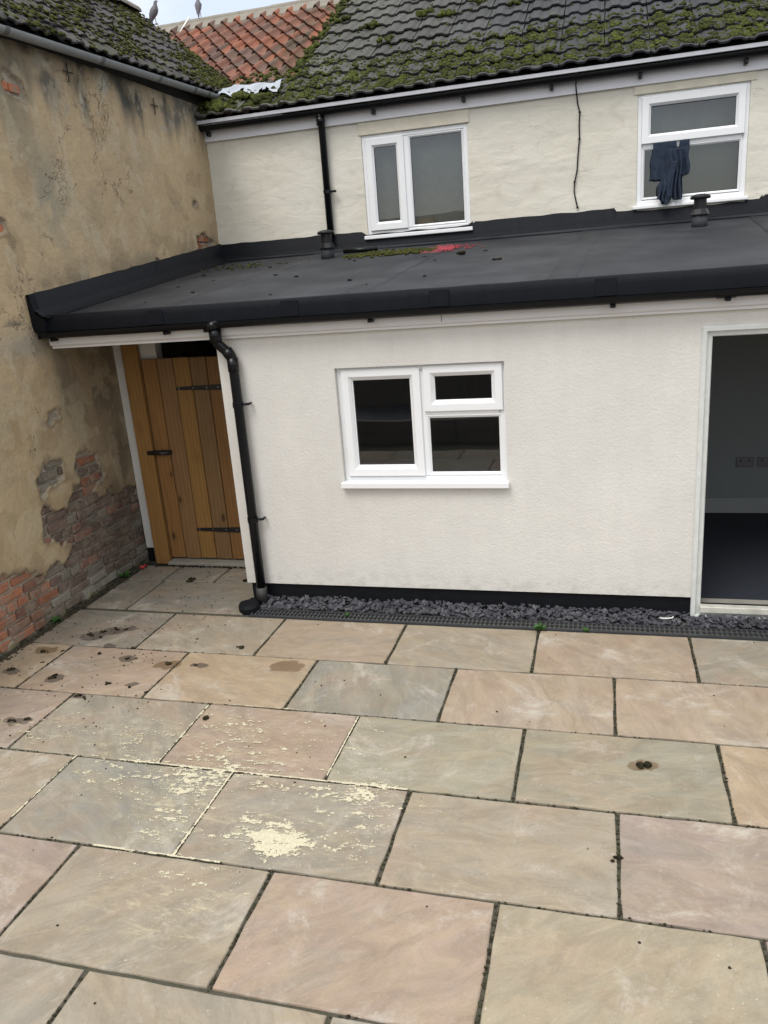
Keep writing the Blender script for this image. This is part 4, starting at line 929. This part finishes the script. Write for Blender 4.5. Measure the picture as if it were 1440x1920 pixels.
# ================================================================== DRAIN, GULLY, SLATE
dr_ = empty('drain_channel', (-2.4, 4.73, 0), label='long charcoal plastic slotted drain channel between the slabs and slate chippings', cat='drain channel'); dr_.location = (0, 0, 0)
bm = bmesh.new(); bx(bm, -2.42, 4.2, 4.670, 4.676, -.05, .0035); bx(bm, -2.42, 4.2, 4.794, 4.80, -.05, .0035); bx(bm, -2.42, 4.2, 4.6765, 4.7935, -.055, -.05); link('channel_body', bm_mesh('channel_body', bm, DRAINP), dr_)
def grate():
    bm = bmesh.new(); L = 1.0; n = 34; p = (L - .01) / n
    for yy in ((.002, .016), (.057, .066), (.105, .115)): bx(bm, 0, L - .004, yy[0], yy[1], -.012, .004)
    for i in range(n + 1): x = i * p; bx(bm, x, x + .013, .0162, .0568, -.010, .0062, .0015); bx(bm, x, x + .013, .0662, .1048, -.010, .0062, .0015)
    return bm_mesh('grate', bm, DRAINP)
G = grate()
for i in range(7): link('grate', G, dr_, (-2.415 + i * 1.0 + .0, 4.6768, 0))
bm = bmesh.new(); V = [(-2.50, 4.72), (-2.41, 4.70), (-2.405, 4.88), (-2.50, 4.90)]
lathe(bm, [(.075, -.01), (.078, .035), (.070, .055), (.055, .06), (.05, .058)], 16, (-2.455, 4.77, 0)); bx(bm, -2.50, -2.41, 4.80, 4.90, -.01, .045, .01)
o = link('drain_gully', bm_mesh('drain_gully', bm, TAR, False), label='black gully hopper at the foot of the downpipe beside the corner', cat='gully')
def slate_chips():
    n = 3400; V = []; F = []; rnd = random.Random(3)
    for i in range(n):
        x = rnd.uniform(-2.40, 4.1); y = rnd.uniform(4.80, 4.965)
        z = -.012 + rnd.random() ** .7 * (.035 + .022 * min(1, (y - 4.80) / .1)) + .006 * math.sin(x * 9)
        if .53 < x < 2.42 and y > 4.90: y = rnd.uniform(4.80, 4.90)
        s = rnd.uniform(.012, .028); k = rnd.randint(4, 6); t = rnd.uniform(.003, .007); base = len(V)
        rot = Euler((rnd.gauss(0, .38), rnd.gauss(0, .38), rnd.uniform(0, 6.28))).to_matrix(); el = rnd.uniform(.5, .9)
        an = sorted(rnd.uniform(0, 6.28) for _ in range(k))
        an = [6.283 * j / k + rnd.uniform(-.35, .35) for j in range(k)]
        for sg in (-1, 1):
            for a in an:
                rr = s * rnd.uniform(.75, 1.1); V.append(tuple(rot @ Vector((rr * math.cos(a), rr * el * math.sin(a), sg * t)) + Vector((x, y, z))))
        F.append(tuple(base + j for j in range(k))[::-1]); F.append(tuple(base + k + j for j in range(k)))
        for j in range(k): F.append((base + j, base + (j + 1) % k, base + k + (j + 1) % k, base + k + j))
    link('slate_chippings', mesh('slate_chippings', V, F, SLATE), kind='stuff', label='blue grey slate chippings laid in a strip against the black plinth')
slate_chips()

# ================================================================== MOSS
ICO = None
def blobs(name, pts, m, parent=None, **k):
    """pts: (pos, radius, squash, normal)"""
    bm = bmesh.new(); bmesh.ops.create_icosphere(bm, subdivisions=2, radius=1); bv = np.array([v.co[:] for v in bm.verts]); bf = np.array([[v.index for v in f.verts] for f in bm.faces]); bm.free()
    V = []; F = []; off = 0; r_ = np.random.default_rng(5)
    for (p, r, sq, nrm) in pts:
        v = bv * (1 + (r_.random((len(bv), 1)) - .5) * .55) * r
        v = v * np.array([1, r_.uniform(.7, 1.1), 1]); q = Vector(nrm).to_track_quat('Z', 'Y').to_matrix(); v[:, 2] *= sq
        v = v @ np.array(q).T + np.array(p); V.append(v); F.append(bf + off); off += len(bv)
    V = np.concatenate(V); F = np.concatenate(F)
    me = bpy.data.meshes.new(name); me.vertices.add(len(V)); me.vertices.foreach_set('co', V.ravel()); me.loops.add(F.size); me.loops.foreach_set('vertex_index', F.ravel().astype(np.int32))
    me.polygons.add(len(F)); me.polygons.foreach_set('loop_start', (np.arange(len(F)) * 3).astype(np.int32)); me.update(calc_edges=True); me.validate(); setmat(me, m, False)
    return link(name, me, parent, **k)
NM = Vector((0, -math.sin(PM), math.cos(PM))); pts = []
rr = random.Random(8)
def tilewave(x, x0=-3.02): u = ((x - x0) / .188) % 1.0; a = .5 - .5 * math.cos(2 * math.pi * u); return .026 * float(sstep(.25, .75, a))
def tileh(s): f = (s / .328) % 1.0; return .036 - .026 * f
cnt = 0
while cnt < 7500:
    x = rr.uniform(-4.1, 2.6); s = .05 + rr.random() ** 1.5 * 3.3
    band = .78 + .45 * (fbm(np.array(x * .8), np.array(s), 3, 3) - .5)
    lim = (band + max(0, (-2.2 - x)) * .25) if x < 1.4 else band * .9
    n = float(fbm(np.array(x * 4), np.array(s * 5), 3, 7))
    d = 1.0 if s < lim * .9 else (.5 if s < lim * 1.35 else .018 + (.12 if x < -2.4 and s < 3 and x < -2.85 + .1 else 0))
    if x < -3.02 and s > 1.0: continue
    if rr.random() > d * (1.35 if n > .46 else .40): continue
    cnt += 1; P = mroof(x, s) + NM * (tilewave(x) + tileh(s) - .004)
    pts.append((P, rr.uniform(.008, .022) * (1.1 if s < lim else .9), rr.uniform(.45, .8), NM))
for _ in range(150):  # verge line of moss
    s = rr.uniform(.9, 3.6); pts.append((mroof(-3.04 + rr.uniform(-.05, .06), s) + NM * rr.uniform(.02, .05), rr.uniform(.014, .034), .7, NM))
for (cx, cs, nn) in ((-3.75, .22, 90), (-3.45, .35, 70), (-3.6, .10, 60), (-3.2, .2, 50), (-2.86, 2.35, 12), (-1.9, 2.1, 22), (-2.45, 1.95, 14), (-1.6, 1.9, 16), (-2.1, 2.75, 12), (-1.45, 2.6, 18), (-2.2, 1.35, 12), (-.3, 2.4, 10), (-1.3, 2.2, 10), (.9, 1.6, 10), (-.9, 1.9, 8)):
    for _ in range(nn): pts.append((mroof(cx + rr.gauss(0, .055), cs + rr.gauss(0, .04)) + NM * (.05 + rr.uniform(0, .02)), rr.uniform(.014, .030), .8, NM))
blobs('roof_moss', pts, MOSS, house, kind='stuff')
NL = Vector((math.sin(PL), 0, math.cos(PL))); pts = []
while len(pts) < 2600:
    y = rr.uniform(4.6, 9.1); s = rr.uniform(0, 1.62); x = -3.745 - s * math.cos(PL); P = lroof(x, y)
    if P.z < main_z(y) - .5: continue
    n = float(fbm(np.array(y * 2.2), np.array(s * 7), 4, 70)); f = (s / g) % 1.0
    d = (1 if f < .35 else .4) * (1 if n > .53 else .12) * (1.5 if y > 8 else 1)
    if P.z < main_z(y) + .25: d = 1
    if rr.random() > d: continue
    pts.append((P + NL * (.02 + .020 * rr.random() + tileh(f * .328) * .5), rr.uniform(.009, .022), rr.uniform(.35, .6), NL))
blobs('roof_moss', pts, MOSSD, left, kind='stuff')
# moss drift, leaf litter and petals on the felt
pts = []
for _ in range(520):
    u = rr.random(); x = -2.32 + u * .88; yv = 7.30 - .04 * u + rr.gauss(0, .05 + .06 * math.sin(u * 3.1)); pts.append(((x, yv, rz(yv) + .006), rr.uniform(.007, .020), .6, (0, 0, 1)))
for _ in range(60):
    x = -3.0 + rr.gauss(0, .25); yv = 7.2 + rr.gauss(0, .12); pts.append(((x - .3, yv, rz(yv) + .005), rr.uniform(.006, .014), .6, (0, 0, 1)))
blobs('moss_drift', pts, MOSSD, None, kind='stuff', label='drift of green moss fallen along the back of the felt roof')
pts = []
for _ in range(420):
    x = -1.40 + rr.gauss(0, .075); yv = 7.27 + max(-.26, min(.26, rr.gauss(0, .12))); pts.append(((x, yv, rz(yv) + .006), rr.uniform(.005, .010), .5, (0, 0, 1)))
for _ in range(70):
    x = -1.20 + rr.gauss(0, .10); yv = 7.30 + rr.gauss(0, .12); pts.append(((x, yv, rz(yv) + .005), rr.uniform(.004, .008), .5, (0, 0, 1)))
blobs('red_petals', pts, REDB, None, kind='stuff', label='scatter of small red petals on the felt roof below the left window')
# grit and debris flecks on slabs
pts = []
for _ in range(380):
    if rr.random() < .85: x = rr.uniform(-3.8, -2.5); yv = rr.uniform(3.0, 5.6)
    else: x = rr.uniform(-3.8, 1.5); yv = rr.uniform(1.6, 4.65)
    pts.append(((x, yv, .003), rr.uniform(.002, .0055), .6, (0, 0, 1)))
for _ in range(260):   # debris line at the threshold and wall foot
    x = rr.uniform(-3.7, -2.53); pts.append(((x, 5.575 + rr.gauss(0, .012), .004), rr.uniform(.004, .010), .6, (0, 0, 1)))
blobs('grit', pts, CLUMP, None, kind='stuff', label='dark grit and crumbs scattered over the paving near the left wall')
pts = []
for _ in range(2600):
    yv = rr.uniform(3.2, 5.62); x = -3.822 + rr.gauss(0, .020); pts.append(((x, yv, rr.uniform(-.012, .004)), rr.uniform(.004, .012), .6, (0, 0, 1)))
blobs('dirt_and_moss', pts, mk_moss('dirt_crumbs', (.075, .062, .045), (.10, .085, .06), (.035, .04, .02)), None, kind='stuff', label='strip of dark dirt and moss along the foot of the left wall')
# joint weeds/moss tufts in slab joints
pts = []
for (y0, y1, xs_, cs) in rows[:6]:
    for _ in range(260):
        x = rr.uniform(-3.7, 1.6); 
        if rr.random() < .55 and fbm(np.array(x * 3), np.array(y0 * 3.), 2, 5) > .45: pts.append(((x, y0 + rr.gauss(0, .003), -.004), rr.uniform(.003, .007), .7, (0, 0, 1)))
    for xj in xs_[1:]:
        for _ in range(50): pts.append(((xj + rr.gauss(0, .003), rr.uniform(y0, y1), -.004), rr.uniform(.003, .0065), .7, (0, 0, 1)))
blobs('joint_moss', pts, mk_moss('joint_moss', (.06, .056, .035), (.10, .095, .055), (.035, .03, .02)), None, kind='stuff', label='fine moss and crumbled mortar growing in the paving joints')

# fallen moss clumps, each its own
def clump(x, y, z, s, lab, grp, seed):
    r = random.Random(seed); p = [((r.gauss(0, s * .6), r.gauss(0, s * .45), s * .18 + r.uniform(0, s * .2)), s * r.uniform(.3, .75), .7, (0, 0, 1)) for _ in range(7)]
    o = blobs('moss_clump', p, CLUMP); o.location = (x, y, z); return tag(o, lab, 'moss clump', grp)
ORD = ['first', 'second', 'third', 'fourth', 'fifth', 'sixth', 'seventh']
def patio_label(x, y):
    for k, (y0, y1, xs_, cs) in enumerate(rows[:8]):
        if y0 <= y < y1:
            for i in range(len(xs_) - 1):
                if xs_[i] <= x < xs_[i + 1]:
                    u = (x - xs_[i]) / (xs_[i + 1] - xs_[i]); v_ = (y - y0) / (y1 - y0)
                    side = 'left' if u < .34 else ('middle' if u < .67 else 'right'); dep = 'towards the house' if v_ > .6 else ('by its near joint' if v_ < .3 else 'halfway back')
                    return 'moss clump on %s slab of paving row %s, %s end, %s' % (ORD[i], ['one', 'two', 'three', 'four', 'five', 'six', 'seven', 'eight'][k], side, dep)
    return 'dark moss clump lying on the paving by the left wall'
gp = 'dark moss clumps fallen on the paving near the left wall'; lp = 'small dark clump of fallen moss lying on the paving near the left wall'
for i, (x, y, s) in enumerate([(-3.43, 4.25, .030), (-3.36, 4.30, .028), (-3.28, 4.35, .024), (-3.21, 4.36, .022), (-3.33, 4.22, .020), (-2.946, 3.96, .020), (-2.636, 3.925, .026), (-3.285, 3.66, .032), (-3.30, 3.69, .022), (-3.644, 3.72, .034), (-3.60, 3.98, .030),
                             (-3.20, 3.18, .026), (-3.12, 3.21, .024), (-3.19, 4.0, .020), (-2.98, 3.48, .026), (-2.93, 3.47, .022), (-2.72, 3.62, .014), (-2.44, 3.93, .016), (-3.47, 4.0, .016), (-2.88, 3.64, .024), (-3.0, 4.10, .016), (-3.31, 4.37, .018), (-3.50, 3.84, .014), (-2.62, 4.28, .014), (-2.58, 3.58, .014)]):
    clump(x, y, .000, s * .62, patio_label(x, y), gp, i)
clump(-2.258, 4.19, .001, .020, 'lone black moss clump on the second slab left of the drain end', None, 40)
clump(-2.720, 5.30, .001, .024, 'dark clump on the grey slabs just in front of the gate', None, 41)
clump(-3.20, 5.27, .001, .032, 'brown dirt pile over the slab joint in front of the gate', None, 45)
clump(-2.083, 3.365, .001, .022, 'greenish moss clump at the corner of the orange slab edged with sand', None, 42)
clump(.191, 3.287, .001, .026, 'moss clump in a damp ring alone on the grey green slab at right', None, 43)
clump(.066, 2.655, -.002, .017, 'small black clump stuck in the joint between the tan and purple slabs', None, 44)
def felt_label(x, y):
    a = 'on felt left of the left vent' if x < -2.6 else ('on felt between left vent and petals' if x < -1.6 else ('on felt below the red petals' if x < -1.25 else 'on felt right of the red petals'))
    b = 'near the front edge' if y < 5.5 else ('in the front half' if y < 6.2 else ('in the back half' if y < 6.8 else 'near the back wall'))
    return 'moss crumb %s, %s' % (a, b)
gf = 'moss crumbs scattered on the felt roof'; lf = 'small moss crumb lying on the dark felt roof'
for i, (u, v_, s) in enumerate([(-3.94 + .5, 6.67, .030), (-3.0, 5.6, .024), (-1.555, 5.30, .026), (-1.764, 5.63, .024), (-.778, 6.17, .030), (-2.6, 6.3, .022), (-2.9, 6.9, .026), (-2.35, 6.1, .022), (-2.1, 6.9, .018), (-3.2, 5.25, .016), (-1.2, 5.55, .018), (-1.45, 6.75, .020), (-2.75, 5.3, .014), (-1.3, 6.45, .014), (-3.35, 6.0, .018), (-3.15, 6.25, .016), (-2.2, 5.2, .014), (-.95, 6.85, .016)]):
    clump(u, v_, rz(v_) + .001, s * .62, felt_label(u, v_), gf, 60 + i)
clump(-1.12, 6.75, rz(6.75) + .002, .034, 'longest green moss crumb on the felt roof just below the red petals', None, 90)

# weeds
def weed(x, y, z, s, lab, n=9, seed=0):
    r = random.Random(seed); V = []; F = []
    for i in range(n):
        a = r.uniform(0, 6.28); l = s * r.uniform(.5, 1); h = s * r.uniform(.3, .9); w_ = s * r.uniform(.12, .22); d = Vector((math.cos(a), math.sin(a), 0)); q = Vector((-d.y, d.x, 0)); b = len(V)
        for p in (Vector((0, 0, 0)), d * l * .5 + q * w_ + Vector((0, 0, h * .8)), d * l + Vector((0, 0, h * .75)), d * l * .5 - q * w_ + Vector((0, 0, h * .8))): V.append(tuple(p))
        F += [(b, b + 1, b + 2), (b, b + 2, b + 3)]
    return link('weed', mesh('weed', V, F, WEED), None, (x, y, z), label=lab, cat='weed')
weed(-3.82, 5.28, .0, .075, 'small green weed at the foot of the bare brickwork near the gate', 14, 1)
weed(-3.825, 4.42, .0, .065, 'low green weed at the foot of the left wall nearer the camera', 12, 2)
weed(-.379, 4.66, .0, .055, 'bright green clover weed on the drain above the slab joint', 22, 3)
weed(-.10, 4.665, .0, .035, 'tiny green sprig on the front edge of the drain right of the clover', 12, 4)
weed(-1.70, 4.73, .006, .03, 'dull green sprig on the drain grate under the kitchen window', 10, 5)
# litter
bm = bmesh.new(); bmesh.ops.create_grid(bm, x_segments=4, y_segments=3, size=.028)
for v in bm.verts: v.co.z = rr.uniform(0, .024)
link('wrapper', bm_mesh('wrapper', bm, REDP), None, (-3.775, 5.50, .004), label='crumpled red wrapper on the paving at the foot of the wall by the gate', cat='litter')
bm = bmesh.new(); tube(bm, [(0, 0, 0), (.01, -.012, .002), (.05, -.014, .004), (.075, -.006, .006), (.08, .006, .008)], .0045, 6); link('plastic_scrap', bm_mesh('plastic_scrap', bm, PAPER, True), None, (.355, 4.835, .040), label='white curved plastic scrap lying on the slate chippings', cat='litter')
bm = bmesh.new(); tube(bm, [(0, 0, 0), (.33, .0, 0)], .022, 12); link('pipe_offcut', bm_mesh('pipe_offcut', bm, BLACKP, True), None, (-2.40, 7.55, rz(7.55) + .03), (0, 0, R(4)), label='short black pipe offcut lying on the felt roof beside the left vent', cat='pipe')
# wall cable
bm = bmesh.new(); cp = [(-.235, 7.74, 3.80), (-.248, 7.80, 3.69), (-.245, 7.855, 3.655), (-.235, 7.874, 3.56), (-.217, 7.874, 3.487), (-.222, 7.873, 3.38), (-.220, 7.873, 3.272), (-.234, 7.873, 3.12), (-.241, 7.873, 3.01), (-.262, 7.873, 2.92), (-.268, 7.873, 2.84), (-.252, 7.873, 2.76), (-.238, 7.872, 2.70)]
tube(bm, cp, .006, 8); cb = link('cable', bm_mesh('cable', bm, BLACKP, True), None, label='thin black cable hanging down the cream wall between the two upper windows', cat='cable')
bm = bmesh.new()
for p in (cp[4], cp[6], cp[9], cp[12]): bx(bm, p[0] - .010, p[0] + .010, p[1] - .008, p[1] + .008, p[2] - .007, p[2] + .007, .002)
link('cable_clip', bm_mesh('cable_clip', bm, BLACKP), cb)
# dark cloth hanging out of the vent window
def cloth():
    V = []; F = []
    def sheet(L, Rr, z0, z1, yoff, amp, fr, ph, nu=34, nv=30, hem=0.0, belly=0.0):
        b = len(V)
        for j in range(nv + 1):
            t = j / nv
            for i in range(nu + 1):
                u = i / nu; x = L(t) + (Rr(t) - L(t)) * u + .006 * math.sin(t * 9 + u * 5 + ph)
                a = amp * (.35 + .65 * t); w_ = u * fr + .5 * math.sin(t * 3 + ph)
                y = WY - .024 - yoff - a * (math.sin(w_) ** 2 * 1.3 + .35 * math.sin(2.3 * w_ + t * 3)) - belly * math.sin(math.pi * u) * math.sin(math.pi * min(1, t)) + .004 * mnoise.noise(Vector((x * 30, t * 8, ph)))
                z = z0 + (z1(u) - z0) * t + .004 * math.sin(u * 17 + ph) * t
                V.append((x, y, z))
        for j in range(nv):
            for i in range(nu): k = b + j * (nu + 1) + i; F.append((k, k + 1, k + nu + 2, k + nu + 1))
    sheet(lambda t: .402 - .022 * t, lambda t: .60 - .01 * t, 3.166, lambda u: 2.862 - .012 * u + .006 * math.sin(u * 8), .004, .008, 7, .3)          # flat left panel with hem
    sheet(lambda t: .62 - .01 * t, lambda t: .697 + .010 * t, 3.166, lambda u: 2.875 + .02 * u, .004, .012, 6, 1.9, nu=16)                            # right edge panel
    sheet(lambda t: .50 + .02 * math.sin(t * 3), lambda t: .655 + .004 * math.sin(t * 5), 3.10, lambda u: 2.690 + .02 * math.sin(u * 6) + .01 * u, .018, .030, 13, 1.1, nu=44, nv=40)  # gathered folds
    sheet(lambda t: .555 - .075 * t, lambda t: .60 - .045 * t, 3.0, lambda u: 2.650 + .03 * abs(u - .5), .045, .014, 4, 2.2, nu=14, nv=34)             # tail reaching over the sill
    sheet(lambda t: .50 - .105 * t + .05 * t * t * t, lambda t: .56 - .02 * t, 2.90, lambda u: 2.690 - .008 * u + .012 * math.sin(u * 9), .020, .032, 9, .7, nu=26, nv=24, belly=.02)   # bunched heap
    me = mesh('cloth', V, F, NAVY, True); o = link('cloth', me, label='dark navy cloth hanging out under the open top vent of the right upper window', cat='cloth')
    md = o.modifiers.new('thickness', 'SOLIDIFY'); md.thickness = .003
cloth()
box('cardboard_box', -1.76, -1.60, WY + .10, WY + .16, W1[2] + .02, W1[2] + .12, CARD, None, .002, label='small brown cardboard box on the sill inside the left upper window', cat='box')
# pigeons
def pigeon(loc, rz_, lab, s=1.0):
    root = empty('pigeon', loc, rz_, label=lab, cat='pigeon'); bm = bmesh.new(); n = 14
    sp = [(-.085, -.035, .006, .014), (-.070, .005, .014, .016), (-.055, .050, .026, .026), (-.035, .095, .044, .042), (-.008, .140, .050, .052), (.012, .175, .044, .046), (.020, .205, .030, .032), (.023, .228, .021, .023), (.027, .247, .020, .022), (.038, .264, .018, .016), (.050, .270, .007, .007)]
    rings_ = []
    for k, (y, z, rx, rz2) in enumerate(sp):
        p0 = sp[max(k - 1, 0)]; p1 = sp[min(k + 1, len(sp) - 1)]; t = Vector((0, p1[0] - p0[0], p1[1] - p0[1])).normalized(); b = Vector((1, 0, 0)).cross(t)
        rings_.append([bm.verts.new((Vector((0, y, z)) + Vector((1, 0, 0)) * rx * math.cos(6.283 * i / n) + b * rz2 * math.sin(6.283 * i / n)) * s) for i in range(n)])
    for k in range(len(rings_) - 1):
        for i in range(n): bm.faces.new((rings_[k][i], rings_[k][(i + 1) % n], rings_[k + 1][(i + 1) % n], rings_[k + 1][i]))
    bm.faces.new(rings_[0]); bm.faces.new(rings_[-1][::-1]); link('body', bm_mesh('body', bm, PIG, True), root)
    bm = bmesh.new(); tube(bm, [(0, .050 * s, .268 * s), (0, .070 * s, .260 * s)], [.006 * s, .002 * s], 6); link('beak', bm_mesh('beak', bm, simple('beak', (.08, .07, .06), .5), True), root)
    for sg in (-1, 1):
        bm = bmesh.new(); pr = [(-.080, .010, .006), (-.062, .060, .016), (-.035, .105, .028), (-.005, .145, .026), (.010, .165, .010)]; A = []
        for (y, z, h) in pr: A.append([bm.verts.new(Vector((sg * (.046 - .42 * abs(y) * (1 if y < 0 else .4) + d) , y, z + e * h)) * s) for d, e in ((0, -1), (.010, 0), (0, 1))])
        for k in range(len(A) - 1):
            for j in range(2): bm.faces.new((A[k][j], A[k][j + 1], A[k + 1][j + 1], A[k + 1][j]))
        link('wing', bm_mesh('wing', bm, simple('wing_grey', (.13, .125, .14), .7, .3, 30), True), root)
        bm = bmesh.new(); tube(bm, [(sg * .018 * s, .0, .10 * s), (sg * .02 * s, .005 * s, .0)], .004 * s, 6); tube(bm, [(sg * .02 * s, -.012 * s, .002), (sg * .02 * s, .03 * s, .002)], .004 * s, 6); link('leg', bm_mesh('leg', bm, simple('pigeon_leg', (.25, .07, .06), .6), True), root)
    return root
pigeon((-4.83, 9.02, lroof(-4.83, 9.02).z + .06), R(-60), 'grey pigeon perched lower on the mossy left roof edge against the sky', .85)
pigeon((-5.35, rp.y - .02, rp.z + .10), R(15), 'dark pigeon perched on the grey ridge of the pantiled roof', .9)

# ================================================================== YARD BEHIND THE CAMERA (seen in the window reflections)
bed = empty('raised_bed', label='raised bed of timber sleepers topped with slate behind the viewpoint', cat='raised bed')
for k in range(2):
    for i in range(4):
        bm = bmesh.new(); bx(bm, 0, 1.98, 0, .10, 0, .168, .006); link('sleeper', bm_mesh('sleeper', bm, FENCEW), bed, (-3.9 + i * 2.0, -.46, -.012 + k * .17))
box('slate_fill', -3.8, 4.0, -1.78, -.361, -.012, .30, SLATE, bed)
fence = empty('back_fence', label='dark timber board fence behind the viewpoint', cat='fence')
bmf = bmesh.new(); bx(bmf, 0, .145, 0, .02, 0, 1.75, .003); fm = bm_mesh('fence_board', bmf, FENCEW)
for i in range(54): link('fence_board', fm, fence, (-3.9 + i * .15, -1.86 + (i % 2) * .012, .0))
for i in range(5): box('fence_post', -3.9 + i * 2, -3.8 + i * 2, -1.98, -1.88, -.012, 1.85, FENCEW, fence)
ob = empty('brick_outbuilding', label='far red brick building behind the viewpoint', cat='building')
box('wall', -14, -5.2, -21.5, -17.0, -.012, 3.75, YARDB, ob)
V = [(-14.1, -16.9, 3.751), (-5.1, -16.9, 3.751), (-5.1, -21.6, 3.751), (-14.1, -21.6, 3.751), (-14.1, -19.2, 4.5), (-5.1, -19.2, 4.5)]
link('roof', mesh('roof', V, [(0, 1, 5, 4), (2, 3, 4, 5), (1, 2, 5), (3, 0, 4), (3, 2, 1, 0)], MORT), ob)
